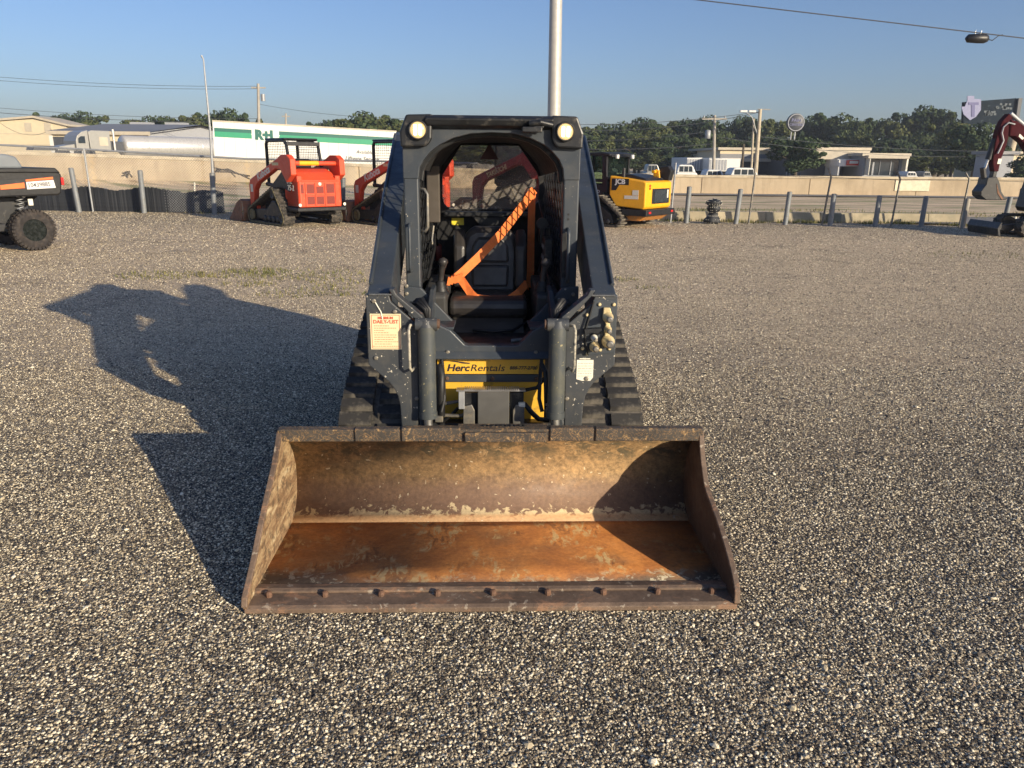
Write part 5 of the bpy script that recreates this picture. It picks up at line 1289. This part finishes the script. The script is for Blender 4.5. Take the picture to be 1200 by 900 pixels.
def gable_building(name, label, px0, px1, D, zeave, zridge, depth, wallm, roofm, rz=0, doors=(), cat='building'):
    a = A(px0, 170, D); b = A(px1, 170, D); L = b.x - a.x
    B = thing(name, label, cat, (a.x, D, 0), rz)
    MB().box(0, L, 0, depth, 0, zeave).build('wall', wallm, B)
    MB().prism([(-.3, zeave), (depth / 2, zridge), (depth + .3, zeave), (depth + .3, zeave + .15), (depth / 2, zridge + .18), (-.3, zeave + .15)], -.3, L + .3, 'x').build('roof', roofm, B)
    MB().prism([(0, zeave), (depth / 2, zridge), (depth, zeave)], .01, .2, 'x').build('gable', wallm, B)
    MB().prism([(0, zeave), (depth / 2, zridge), (depth, zeave)], L - .2, L - .01, 'x').build('gable', wallm, B)
    for (u0, u1, z0, z1, m_) in doors:
        d = MB().box(L * u0, L * u1, -.05, .05, z0, z1).build('bay_door', m_, B)
        MB().box(L * u0 - .25, L * u0 - .01, -.10, .02, z0, z1 + .2).build('door_frame', BEIGED, B); MB().box(L * u1 + .01, L * u1 + .25, -.10, .02, z0, z1 + .2).build('door_frame', BEIGED, B)
    return B
# beige shed with its gable towards the lot
a = A(-60, 150, 95); b = A(78, 150, 95); m = A(40, 139.5, 95)
B1 = thing('warehouse', 'cream metal-clad warehouse with a low gable behind the tanker', 'building', (a.x, 95, 0))
L = b.x - a.x; ze = A(78, 147, 95).z; zr = m.z
B1w = MB().prism([(0, 0), (0, ze), (m.x - a.x, zr), (L, ze), (L, 0)], 0, 5, 'y').build('wall', BEIGE, B1)
MB().prism([(-.4, ze - .1), (m.x - a.x, zr + .12), (L + .4, ze - .1), (L + .4, ze + .12), (m.x - a.x, zr + .36), (-.4, ze + .12)], -.3, 5.3, 'y').build('roof', BEIGED, B1)
for z in (2.8, 4.0): MB().box(.1, L - .1, -.03, -.002, z, z + .06).build('cladding_seam', BEIGED, B1)
for px in (33, 56): p = A(px, 148, 95); MB().box(p.x - a.x - .4, p.x - a.x + .4, -.05, -.004, p.z - .6, p.z + .4).build('louvre', BEIGED, B1)
# grey-roofed workshop: long side and gable end
B2a = A(62, 170, 82)
ez = A(62, 153.5, 82).z; rzz = A(88, 144.5, 88).z
L2 = A(176, 170, 82).x - B2a.x; 
B2 = thing('workshop', 'low workshop with grey sheet roof and open bays behind the truck tractor', 'building', (B2a.x, 82, 0))
dep = 13.5
mb = MB(); sk = 3.4
def W2(x, y, z): return (x + y * .36, y, z)
mb.add([W2(0, 0, 0), W2(L2, 0, 0), W2(L2, 0, ez), W2(0, 0, ez), W2(0, dep, 0), W2(L2, dep, 0), W2(L2, dep, ez), W2(0, dep, ez)], [(0, 1, 2, 3), (4, 7, 6, 5), (1, 5, 6, 2), (0, 3, 7, 4)]); mb.build('wall', BEIGE, B2)
mb = MB(); e = .35
mb.add([W2(-e, -e, ez), W2(L2 + e, -e, ez), W2(L2 + e, dep / 2, rzz), W2(-e, dep / 2, rzz), W2(-e, dep + e, ez), W2(L2 + e, dep + e, ez)], [(0, 1, 2, 3), (3, 2, 5, 4)])
mb.add([W2(-e, -e, ez - .2), W2(L2 + e, -e, ez - .2), W2(L2 + e, dep / 2, rzz - .2), W2(-e, dep / 2, rzz - .2), W2(-e, dep + e, ez - .2), W2(L2 + e, dep + e, ez - .2)], [(0, 1, 2, 3), (3, 2, 5, 4)])
mb.build('roof', ROOFG, B2)
mb = MB(); mb.add([W2(L2 + .02, 0, 0), W2(L2 + .02, dep, 0), W2(L2 + .02, dep, ez), W2(L2 + .02, dep / 2, rzz - .22), W2(L2 + .02, 0, ez)], [(0, 1, 2, 3, 4)]); mb.build('gable', GREYW, B2)
MB().box(-.3, L2 + .3, -.42, -.36, ez - .32, ez + .02).build('fascia', BEIGED, B2)
for px0, px1 in ((63, 80), (85, 95), (99, 110)):
    x0_, x1_ = A(px0, 165, 82).x - B2a.x, A(px1, 165, 82).x - B2a.x
    MB().box(x0_, x1_, -.06, -.01, .5, ez - .55).build('bay_opening', DARKG, B2)
    MB().box(x0_ - .35, x0_ - .02, -.15, -.01, .2, ez - .4).build('door_frame', WHITE, B2)
for x in (.35 * L2, .75 * L2): MB().box(x, x + 2.2, dep / 2 + 3, dep / 2 + 4.4, rzz - .7, rzz + .35).build('roof_vent', GREYW, B2)

def box_building(name, label, px0, px1, pyt, D, depth, m_, parts=(), cat='building', roofm=BEIGED, over=.3):
    a = A(px0, 190, D); b = A(px1, 190, D); L = b.x - a.x; zt = A((px0 + px1) / 2, pyt, D).z
    B = thing(name, label, cat, (a.x, D, 0)); MB().box(0, L, 0, depth, 0, zt).build('wall', m_, B)
    MB().box(-over, L + over, -over, depth + over, zt + .002, zt + .25).build('roof', roofm, B)
    for (u0, u1, v0, v1, nm, mm, off) in parts:
        p = A(u0, v1, D); q_ = A(u1, v0, D); MB().box(p.x - a.x, q_.x - a.x, -off, -.004, p.z, q_.z).build(nm, mm, B)
    return B
box_building('shop', 'beige flat-roofed building behind the white box trailers', 843, 918, 176, 84, 14, BEIGE, ((843.5, 917, 181, 186, 'fascia', ROOFG, .1), (843.5, 918, 186, 189, 'fascia', BEIGED, 1.0), (846, 917, 189.3, 204, 'shopfront', DARKG, .05)))
S2 = box_building('shop', 'dark-fronted shop with tan roof and a white gateway with red sign', 940, 1014, 176, 74, 14, DARKG, ((940, 1013, 177, 186.5, 'fascia', BEIGED, 1.2),
    (966, 970, 187, 205, 'gate_post', WHITE, 3.0), (990.5, 994, 187, 205, 'gate_post', WHITE, 3.0), (966, 998, 186.7, 194.5, 'gate_beam', WHITE, 2.9), (976, 991, 187.7, 193.5, 'sign', REDL, 3.05), (979, 989, 188.7, 191.5, 'sign_panel', WHITE, 3.12)))
S3 = box_building('shop', 'grey glass-fronted showroom with pale corner frames', 1012, 1061, 183, 70, 12, GREYW, ((1012.5, 1016, 184, 205, 'frame_post', PAPERW, .8), (1055, 1060, 184, 205, 'frame_post', PAPERW, .8), (1012.3, 1060.5, 182.5, 185.5, 'frame_beam', BEIGED, .9),
    (1017, 1054, 187, 205, 'glass_front', GLASSD, .1), (1029, 1031, 188, 205, 'mullion', GREYW, .16), (1042, 1043.5, 188, 205, 'mullion', GREYW, .16), (1020, 1024, 190, 205, 'mullion', GREYW, .16)))
box_building('shed', 'plain grey shed behind the excavator arm', 1163, 1187, 181, 66, 2.5, GREYW, cat='building', roofm=ROOFG)
box_building('pale_building', 'small pale building at the edge of the picture past the billboard post', 1186, 1260, 181, 78, 10, BEIGE)
# box trailers
def boxtrailer(px0, px1, pyt, D, lab, frac):
    a = A(px0, 200, D); b = A(px1, 200, D); L = b.x - a.x; zt = A(px0, pyt, D).z
    T = thing('box_trailer', lab, 'trailer', (a.x, D, 0), 0, 'white box trailers on the far road')
    mb = MB(); mb.box(0, L * frac, 0, 6, 1.0, zt); mb.build('box_body', GREYW if 'shaded' in lab else TRWHITE, T, .03)
    mb = MB().box(L * frac + .005, L, .05, 6, 1.0, zt - .02); mb.build('box_front', TRWHITE, T, .03)
    for i in range(6): MB().box(L * frac * i / 6 + .03, L * frac * (i + 1) / 6 - .03, -.02, -.002, 1.08, zt - .12).build('side_panel', GREYW, T)
    MB().box(.2, L - .2, .3, 5.5, .6, 1.0).build('chassis', BLACK, T)
    for x in (.6, L - .8): wheel_far(T, x, .2, .48, .45)
boxtrailer(804, 829, 184.5, 62, 'white box trailer with pale front panel, first from the yellow loader', .72)
boxtrailer(829.8, 867, 185, 60, 'white box trailer with two-tone end next to the beige shop', .58)
def car(name, lab, px0, px1, pyt, D, m_, tallf=1.0, cat='car', group=None):
    a = A(px0, 200, D); b = A(px1, 200, D); L = b.x - a.x; zt = A(px0, pyt, D).z; z0 = .35; zm = z0 + (zt - z0) * .55
    T = thing(name, lab, cat, (a.x, D, 0), 0, group)
    MB().prism([(0, z0), (.02 * L, zm - .1), (.1 * L, zm), (.92 * L, zm), (L, zm - .15), (L, z0)], 0, 1.8, 'y').build('body', m_, T, .06)
    roof = [(.06 * L, zm), (.14 * L, zt - .05), (.22 * L, zt), (.70 * L, zt), (.78 * L, zt - .08), (.92 * L, zm)]
    MB().prism(roof, .12, 1.68, 'y').build('cabin', m_, T, .05)
    for u0, u1 in ((.17, .36), (.39, .57), (.60, .78)):
        MB().prism([(u0 * L, zm + .04), (u0 * L, zt - .10), (min(u1, .74) * L, zt - .10), (u1 * L, zm + .04)], .108, .118, 'y').build('window', GLASSD, T)
    for x in (.18 * L, .82 * L): wheel_far(T, x, .05, .33, .33)
    return T
car('suv', 'white sport utility car passing in front of the far street light', 855, 893, 196.5, 50, WHITE)
car('pickup', 'silver rounded white car roof just above the wall behind the netted bundle', 826, 852, 198.8, 52, WHITE)
car('van', 'white van near the yellow loader beyond the wall', 792, 818, 193, 56, WHITE, cat='van')
car('parked_car', 'pale car parked in front of the grey showroom', 1063, 1078, 201, 64, WHITE, group='cars parked by the showroom')
car('parked_car', 'silver car parked beneath the trees past the showroom', 1083, 1094, 201, 66, CHROMEG, group='cars parked by the showroom')
car('parked_car', 'grey car roof seen just above the yellow loader hood', 757, 775, 192.5, 60, CHROMEG)
car('parked_car', 'dark car beside the white passing car', 873, 884, 197.5, 57, DARKG)

# ================================================================= POLES, SIGNS, WIRES
def pole(name, lab, px, pyt, D, r, m_=WOODP, lean=0, cat='pole', extra=None, zb=0):
    t = A(px + lean, pyt, D); b = A(px, 200, D)
    T = thing(name, lab, cat, (b.x, D, 0)); MB().tube([(0, 0, zb), (t.x - b.x, 0, t.z)], [r, r * .75], 12).build('shaft', m_, T)
    return T, t - Vector((b.x, D, 0)) 
big = A(651.5, 0, 27); bb = A(649.3, 130, 27)
d_ = (big - bb) / (big.z - bb.z)
T = thing('lamp_pole', 'thick pale round pole rising behind the cab roof of the grey loader', 'pole', (bb.x - d_.x * bb.z, 27, 0))
MB().tube([(0, 0, 0), (d_.x * 9, 0, 9)], [.235, .19], 20).build('shaft', mat('cream_grey_steel', (.46, .44, .40), .5, .2, var=.08), T)
MB().lathe([(.35, 0), (.35, .08), (.24, .12)], (0, 0, 0), n=16).build('base_plate', STEELG, T)
MB().cbox((0, -.6, 9.1), (.35, 1.2, .12)).build('lamp_head', STEELG, T, .03)
T, t = pole('utility_pole', 'wooden utility pole with crossarm and transformer beside the yellow loader trees', 837.5, 135, 58, .13)
for dz, wd in ((-.25, 1.1), ): MB().cbox((t.x, 0, t.z + dz), (wd * 1.6, .12, .12)).build('crossarm', WOODP, T)
MB().lathe([(.18, 0), (.2, .02), (.2, .55), (.1, .6)], (t.x - .38, 0, t.z - 1.6), n=14).build('transformer', STEELG, T)
for x in (-.75, 0, .75): MB().lathe([(.04, 0), (.05, .12), (.02, .18)], (t.x + x, 0, t.z - .19), n=8).build('insulator', STEELG, T)
T, t = pole('street_light', 'pale concrete street light pole with twin heads behind the passing white car', 886, 128, 56, .15, CONC2, 5)
MB().tube([(t.x - .08, 0, t.z - 1.6), (t.x - .5, 0, t.z - .55), (t.x - .9, 0, t.z - .25)], .04, 6).build('bracket_arm', STEELG, T)
for x in (-1.15, -.55): MB().cbox((t.x + x, 0, t.z - .15), (.5, .25, .14), ).build('lamp_head', WHITE, T, .04)
MB().tube([(t.x - .2, 0, t.z + .0), (t.x + .7, 0, t.z - .02)], .03, 6).build('crossarm', WOODP, T)
MB().tube([(-.28, 0, 0), (t.x - .32, .2, t.z - .6)], .08, 8).build('second_shaft', CONC2, T)
T, t = pole('utility_pole', 'tall utility pole rising behind the green-striped trailer', 304, 98, 75, .16, WOODP, -1.5)
MB().cbox((t.x, 0, t.z - .35), (1.3, .1, .12)).build('crossarm', WOODP, T); MB().lathe([(.2, 0), (.2, .6)], (t.x + .35, 0, t.z - 1.5), n=12).build('transformer', STEELG, T)
T, t = pole('utility_pole', 'small distant pole to the side of the tall one above the trailer', 335, 133, 90, .13, WOODP)
MB().cbox((t.x, 0, t.z - .3), (.9, .1, .1)).build('crossarm', WOODP, T)
T, t = pole('utility_pole', 'dark leaning pole in front of the beige shop', 870, 169, 64, .11, BARK, 1.5)
# round sign
c = A(933, 143.5, 76)
T = thing('round_sign', 'dark round sign on two thin poles above the trees', 'sign', (c.x, 76, 0))
MB().lathe([(.05, 0), (.78, 0), (.82, .05), (.82, .35), (.78, .4), (.05, .4)], (0, 0, c.z), 'y', 28).build('sign_disc', DARKG, T)
MB().lathe([(.70, -.01), (.74, -.03), (.78, -.01)], (0, 0, c.z), 'y', 28, caps=False).build('sign_rim', GREYW, T)
MB().tube([(0.0, .2, 0), (.05, .2, c.z - .8)], .08, 8).build('sign_post', STEELG, T); MB().tube([(-.32, .2, 0), (-.30, .2, c.z - .7)], .06, 8).build('sign_post', STEELG, T)
text('lettering', 'PAIN', .42, LILAC, T, TF((0, -.03, c.z + .05), (1, 0, 0)), ext=.01); text('lettering', 'CENTERS', .30, LILAC, T, TF((0, -.03, c.z - .30), (1, 0, 0)), ext=.01)
# billboard
DB = 92; tl, br = A(1130, 116, DB), A(1192, 146, DB)
T = thing('billboard', 'dark billboard with a lilac cutout and violet letter T on a single post', 'billboard', (A(1180, 200, DB).x, DB, 0)); ox = A(1180, 200, DB).x
def BP(px, py, D=DB): p = A(px, py, D); return (p.x - ox, p.z)
MB().prism([BP(1129, 147), BP(1130, 119.5), BP(1191, 115), BP(1188, 145.5)], 0, .5, 'y').build('board', BILL, T)
MB().prism([BP(1188.7, 140), BP(1192, 115.3), BP(1196.5, 115), BP(1192.5, 139)], -.3, .2, 'y').build('end_board', DARKG, T)
MB().prism([BP(1126, 125), BP(1130, 125), BP(1133, 118), BP(1133, 112.5), BP(1141, 112.5), BP(1141, 116), BP(1149, 116.3), BP(1148.8, 129), BP(1143, 137), BP(1136, 141), BP(1128.5, 134)], -.12, -.01, 'y').build('cutout', LILAC, T)
MB().prism([BP(1134, 120), BP(1146, 120), BP(1146, 123), BP(1141.7, 123), BP(1141.2, 137), BP(1137.5, 137), BP(1137.5, 123), BP(1134, 123)], -.16, -.121, 'y').build('letter', PURPLE, T)
mb = MB()
for i in range(26):
    px = 1153 + R.random() * 34; py = (120 + R.random() * 8) if px > 1166 else (131 + R.random() * 4)
    u, v = BP(px, py + (0 if px > 1166 else 0)); mb.box(u - .10, u + .16, -.05, -.004, v - .08, v + .14)
kind(mb.build('faded_print', mat('faded_grey', (.12, .14, .15), .8), T), 'stuff')
MB().tube([(.0, .3, 0), (.35, .3, BP(1184, 147)[1])], .42, 14).build('billboard_post', CONC2, T)
MB().box(-3.5, 3.2, -.9, .0, BP(1160, 149)[1], BP(1160, 148)[1]).build('catwalk', DARKG, T)
# wires
def sag(a, b, s, n=14): return [a.lerp(b, i / n) - Vector((0, 0, s * 4 * (i / n) * (1 - i / n))) for i in range(n + 1)]
def wire(lab, a, b, s, r, grp='overhead power lines'):
    tag(MB().tube(sag(a, b, s), r, 4).build('power_line', WIRE), lab, 'power line', grp)
wa, wb = A(700, -14, 16), A(1330, 60, 16)
wire('dark cable crossing the upper sky and carrying a splice case', wa, wb, .0, .012, None)
c = A(1145, 44.5, 16)
T = thing('splice_case', 'black cable splice case hanging from the high cable', 'cable case', c)
MB().lathe([(.02, -.22), (.075, -.17), (.085, 0), (.085, .14), (.06, .20), (.015, .23)], (0, 0, -.01), 'x', 16).build('case_body', BLACKM, T)
for x in (-.05, .06): MB().tube([(x, 0, .05), (x, 0, .13)], .008, 6).build('hanger', STEELB, T)
MB().tube([(.2, 0, -.02), (.3, 0, -.04), (.4, 0, .04), (.48, 0, .06)], .009, 6).build('cable_tail', BLACK, T)
for i, (y0, y1, lab) in enumerate(((88, 104, 'uppermost wire over the warehouse'), (92.5, 107, 'second wire over the warehouse'), (124, 139, 'faint wire just above the warehouse roof'), (130, 143, 'lowest thick wire above the warehouse roof'))):
    wire(lab, A(-60, y0 - 3, 72), A(303, y1 - 3 if i < 2 else y1, 75), .35, .022 if i != 3 else .03)
wire('wire running from the tall pole towards the loader lamp', A(303, 122, 75), A(480, 139, 75), .3, .02)
wire('sagging drop wire in front of the cream warehouse', A(-5, 140, 90), A(60, 152, 82), 1.0, .02)
wire('upper pale wire from the loader to the street light', A(660, 146, 56), A(890, 131, 56), .25, .024)
wire('lower pale wire from the loader to the street light', A(660, 152, 57), A(890, 131.5, 56), .45, .024)
wire('wire crossing the dark trees behind the yellow loader', A(670, 165, 58), A(838, 153, 58), .2, .02)
wire('second wire crossing the dark trees behind the yellow loader', A(670, 174, 58), A(838, 168, 58), .2, .025)
wire('wire over the shops between utility pole and billboard', A(838, 160, 58), A(1200, 182, 70), .6, .02)
wire('upper wire over the trees between the street light and the billboard', A(890, 160, 56), A(1230, 176, 66), .4, .018)

# ================================================================= TREES
def crown_mesh(seed, w_, h_, n, leafm, size=.42):
    r = random.Random(seed); mb = MB()
    blobs = []
    for i in range(r.randint(22, 28)):
        a = r.uniform(0, 2 * PI); d = w_ * .5 * math.sqrt(r.random()) * .72; z = h_ * r.uniform(.12, .86)
        f = 1 - abs(z / h_ - .45) * .9
        blobs.append((Vector((math.cos(a) * d * f, math.sin(a) * d * f, z)), w_ * r.uniform(.08, .19)))
    for i in range(9):
        a = r.uniform(0, 2 * PI); d = w_ * r.uniform(.30, .48); blobs.append((Vector((math.cos(a) * d, math.sin(a) * d, h_ * r.uniform(.35, .92))), w_ * r.uniform(.035, .08)))
    for i in range(n):
        c, rad = blobs[i % len(blobs)]
        v = Vector((r.gauss(0, 1), r.gauss(0, 1), r.gauss(0, 1))).normalized() * rad * (r.uniform(.55, 1.08) ** .6)
        v.z *= .78
        p = c + v; s = size * r.uniform(.5, 1.25)
        nn = (v.normalized() + Vector((r.gauss(0, .5), r.gauss(0, .5), r.gauss(0, .5)))).normalized()
        t1 = nn.orthogonal().normalized(); t2 = nn.cross(t1); a = r.uniform(0, PI); u = t1 * math.cos(a) + t2 * math.sin(a); q2 = nn.cross(u)
        k = s * .5
        mb.add([p - u * k * .4 - q2 * k, p + u * k - q2 * k * .3, p + u * k * .3 + q2 * k, p - u * k + q2 * k * .4], [(0, 1, 2, 3)])
    me = bpy.data.meshes.new('crown'); me.from_pydata([tuple(p) for p in mb.v], [], mb.f); me.materials.append(leafm); me.update(); return me
def trunk_mesh(seed, h_, w_):
    r = random.Random(seed); mb = MB(); mb.tube([(0, 0, 0), (.1, 0, h_ * .3), (-.05, .1, h_ * .6), (0, 0, h_ * .85)], [.28, .22, .14, .05], 8)
    for k in range(6):
        a = r.uniform(0, 2 * PI); z = h_ * r.uniform(.3, .6); mb.tube([(0, 0, z), (math.cos(a) * w_ * .18, math.sin(a) * w_ * .18, z + h_ * .12), (math.cos(a) * w_ * .34, math.sin(a) * w_ * .34, z + h_ * .2)], [.10, .07, .03], 6)
    return mb.mesh('trunk', BARK)
VAR = []
for i in range(7):
    lm = (LEAF, LEAF2, LEAF3, LEAF2, LEAF, LEAF2, LEAF3)[i]
    VAR.append((crown_mesh(40 + i, 9, 7.2, 6500, lm, .40), trunk_mesh(i, 8, 9)))
def tree(px, pyt, D, wpx, var, label, group=None, name='tree'):
    t = A(px, pyt, D); h = t.z; wd = wpx * D / F * 1.6; s = wd / 9; b = A(px, 195, D)
    T = thing(name, label, 'tree', (t.x, D, 0), R.uniform(0, 6.28), group)
    hs = h / 8.4
    cr, tk = VAR[var % 7]
    o = place(cr, 'crown', T); o.scale = (s, s, hs); o.location = (0, 0, 1.5 * hs)
    o = place(tk, 'trunk', T); o.scale = (s, s, hs)
    return T
GT = 'trees in the wood behind the shops'
band_t = [(700, 150), (718, 152), (735, 146), (752, 147), (768, 150), (786, 143), (803, 145), (820, 142), (838, 147), (858, 146), (876, 142), (893, 147), (912, 146), (950, 146), (968, 141), (985, 138), (1003, 142), (1022, 143), (1041, 150), (1060, 150), (1076, 141), (1092, 138), (1106, 140), (1216, 150)]
for i, (px, py) in enumerate(band_t):
    tree(px, py - 4 - (4 if px > 1030 else 0) + R.uniform(-3, 3), 118 + R.uniform(-6, 10), 34 + R.uniform(-4, 10), i * 3 + 1, 'tall tree whose crown forms the skyline of the wood behind the shops', 'skyline trees of the wood behind the shops')
for i in range(30):
    px = 690 + i * 18.5
    tree(px, 163 + R.uniform(-6, 6), 104 + R.uniform(-5, 5), 34 + R.uniform(-4, 8), i * 2, 'dark mid-height tree inside the dense wood behind the shops', GT)
for i in range(18):
    tree(700 + i * 31, 178 + R.uniform(-4, 5), 96, 30, i, 'low tree at the foot of the wood just above the shop roofs', 'low trees at the foot of the wood')
tree(936, 162, 68, 50, 1, 'round dark tree in front of the shops beneath the round sign')
tree(1150, 146, 74, 46, 3, 'tall bushy tree right below the billboard')
tree(1124, 143, 84, 36, 2, 'olive tree between billboard and wood'); tree(1206, 181, 62, 34, 3, 'small dark tree by the billboard post')
tree(1078, 182, 80, 34, 6, 'low bushy tree beside the grey showroom')
for i, (px, py, w_) in enumerate(((70, 134, 26), (88, 134, 28), (104, 135, 22))): tree(px, py, 125, w_ * 1.35, i, 'distant tree rising above the roofs between warehouse and workshop', 'trees behind the workshop roof')
for i, (px, py, w_) in enumerate(((160, 139, 30), (178, 138, 26), (196, 137, 28), (214, 140, 30), (232, 136, 30), (252, 132, 30), (268, 131, 26), (280, 138, 22))):
    tree(px, py, 108, w_ * 1.35, i + 2, 'dark tree between the workshop and the striped trailer', 'trees behind the striped trailer')
for i, (px, py, w_) in enumerate(((412, 138, 34), (432, 133, 44), (455, 138, 34), (474, 141, 30), (490, 150, 30))): tree(px, py, 86, w_ * 1.35, (2, 0, 6, 2, 4)[i], 'sunlit green tree behind the striped trailer beside the loader lamp', 'trees beside the loader lamp')
for i, (px, py, w_) in enumerate(((380, 143, 26), (395, 144, 20), (550, 160, 60), (600, 158, 60), (520, 158, 50), (640, 150, 40), (660, 146, 36), (682, 150, 30))): tree(px, py, 112, w_ * 1.35, i, 'far tree showing around and through the cab of the grey loader', 'trees behind the grey loader cab')

# ================================================================= GRASS, GRAVEL STONES
def tufts(spots, name, lab, hh=.10):
    r = random.Random(5); mb = MB()
    for (x, y, n, rad) in spots:
        for i in range(n):
            a = r.uniform(0, 6.28); d = rad * math.sqrt(r.random()); px, py = x + d * math.cos(a) * 1.6, y + d * math.sin(a)
            h = hh * r.uniform(.4, 1.3); b = r.uniform(0, 6.28); dx, dy = math.cos(b), math.sin(b); l = r.uniform(.2, .7) * h; w2 = .006 + hh * .05
            mb.add([(px - dy * w2, py + dx * w2, 0), (px + dy * w2, py - dx * w2, 0), (px + dx * l, py + dy * l, h)], [(0, 1, 2)])
    me = bpy.data.meshes.new(name); me.from_pydata([tuple(p) for p in mb.v], [], mb.f); me.materials.append(GRASSM)
    o = bpy.data.objects.new(name, me); C.objects.link(o); kind(o, 'stuff', lab); return o
sp = []
for px, py, n, rd in ((195, 323, 260, .45), (275, 322, 200, .40), (300, 318, 160, .35), (335, 325, 120, .4), (370, 320, 150, .5), (395, 330, 80, .3), (340, 345, 90, .3), (290, 333, 80, .25), (410, 345, 50, .2), (722, 328, 60, .2), (380, 337, 70, .3), (765, 338, 30, .15), (1160, 300, 120, .8)):
    g = G(px, py); sp.append((g.x, g.y, int(n * .95), rd))
tufts(sp, 'weeds', 'sparse weeds growing through the gravel', .048)
sp = []
r2 = random.Random(3)
for i in range(150):
    x = r2.uniform(-15, 22)
    sp.append((x, lot_edge(x) + r2.uniform(-.05, .35), r2.randint(15, 60), r2.uniform(.1, .4)))
for i in range(60):
    x = r2.uniform(4, 20); sp.append((x, lot_edge(x) + r2.uniform(3.5, 7), r2.randint(10, 40), r2.uniform(.3, .9)))
tufts(sp, 'edge_grass', 'rough grass along the edge of the lot', .10)

stones = bpy.data.collections.new('stone_kinds')
for i in range(4):
    bm = bmesh.new(); bmesh.ops.create_icosphere(bm, subdivisions=1, radius=.5); r = random.Random(90 + i)
    for v in bm.verts: v.co *= r.uniform(.65, 1.15)
    bmesh.ops.scale(bm, vec=(1.0, .75 + .1 * i, .55), verts=bm.verts)
    me = bpy.data.meshes.new('stone_shape'); bm.to_mesh(me); bm.free(); me.materials.append(STONE)
    stones.objects.link(bpy.data.objects.new('stone_shape', me))
def scatter(name, poly, density, smin, smax, seed, lab):
    me = bpy.data.meshes.new(name); me.from_pydata([(x, y, .0005) for x, y in poly], [], [tuple(range(len(poly)))])
    o = bpy.data.objects.new(name, me); C.objects.link(o)
    gn = bpy.data.node_groups.new(name, 'GeometryNodeTree')
    gn.interface.new_socket('Geometry', in_out='INPUT', socket_type='NodeSocketGeometry'); gn.interface.new_socket('Geometry', in_out='OUTPUT', socket_type='NodeSocketGeometry')
    N = gn.nodes; gi = N.new('NodeGroupInput'); go = N.new('NodeGroupOutput')
    dp = N.new('GeometryNodeDistributePointsOnFaces'); dp.inputs['Density'].default_value = density; dp.inputs['Seed'].default_value = seed
    ip = N.new('GeometryNodeInstanceOnPoints'); ci = N.new('GeometryNodeCollectionInfo'); ci.inputs[0].default_value = stones; ci.inputs['Separate Children'].default_value = True; ci.inputs['Reset Children'].default_value = True
    ip.inputs['Pick Instance'].default_value = True
    rr = N.new('FunctionNodeRandomValue'); rr.data_type = 'FLOAT_VECTOR'; rr.inputs[0].default_value = (-.5, -.5, 0); rr.inputs[1].default_value = (.5, .5, 6.28)
    rs = N.new('FunctionNodeRandomValue'); rs.data_type = 'FLOAT'; rs.inputs[2].default_value = smin ** .4; rs.inputs[3].default_value = smax ** .4; rs.inputs['Seed'].default_value = 3
    pw = N.new('ShaderNodeMath'); pw.operation = 'POWER'; pw.inputs[1].default_value = 2.5
    l = gn.links.new
    l(gi.outputs[0], dp.inputs[0]); l(dp.outputs[0], ip.inputs[0]); l(ci.outputs[0], ip.inputs['Instance']); l(rr.outputs[0], ip.inputs['Rotation'])
    l(rs.outputs[1], pw.inputs[0]); l(pw.outputs[0], ip.inputs['Scale']); l(ip.outputs[0], go.inputs[0])
    md = o.modifiers.new('scatter', 'NODES'); md.node_group = gn
    kind(o, 'stuff', lab); return o
def view_poly(py0, py1):
    a, b, c, d = G(-40, py1), G(1240, py1), G(1240, py0), G(-40, py0); return [(p.x, p.y) for p in (a, b, c, d)]
scatter('gravel_stones', view_poly(560, 960), 16000, .0035, .0155, 1, 'loose chips of gravel in the foreground')
scatter('gravel_stones', view_poly(430, 560), 7000, .004, .0165, 2, 'loose chips of gravel around the bucket')
scatter('gravel_stones', view_poly(296, 345), 900, .007, .024, 4, 'loose chips of gravel in the middle of the lot')
scatter('gravel_stones', [(p.x, p.y) for p in (G(1240, 296), G(-40, 296))][::-1] + [(20 - i * 2.5, lot_edge(20 - i * 2.5) - .1) for i in range(17)], 260, .012, .034, 5, 'loose chips of gravel towards the back of the lot')
scatter('large_stones', view_poly(420, 960), 26, .020, .036, 8, 'scattered larger pale stones in the gravel')
scatter('gravel_stones', view_poly(345, 430), 2200, .005, .019, 3, 'loose chips of gravel beside the tracks')

# ================================================================= HAZE
hm = bpy.data.materials.new('haze_air'); hm.use_nodes = True; hn = hm.node_tree
hn.nodes.remove(hn.nodes['Principled BSDF'])
pv = hn.nodes.new('ShaderNodeVolumePrincipled'); pv.inputs['Density'].default_value = .0007; pv.inputs['Color'].default_value = (.82, .90, 1, 1); pv.inputs['Anisotropy'].default_value = .2
hn.links.new(pv.outputs[0], hn.nodes['Material Output'].inputs['Volume'])
kind(MB().box(-260, 260, -45, 420, -1.1, 22).build('haze', hm), 'stuff', 'thin morning haze over the lot and the far trees')
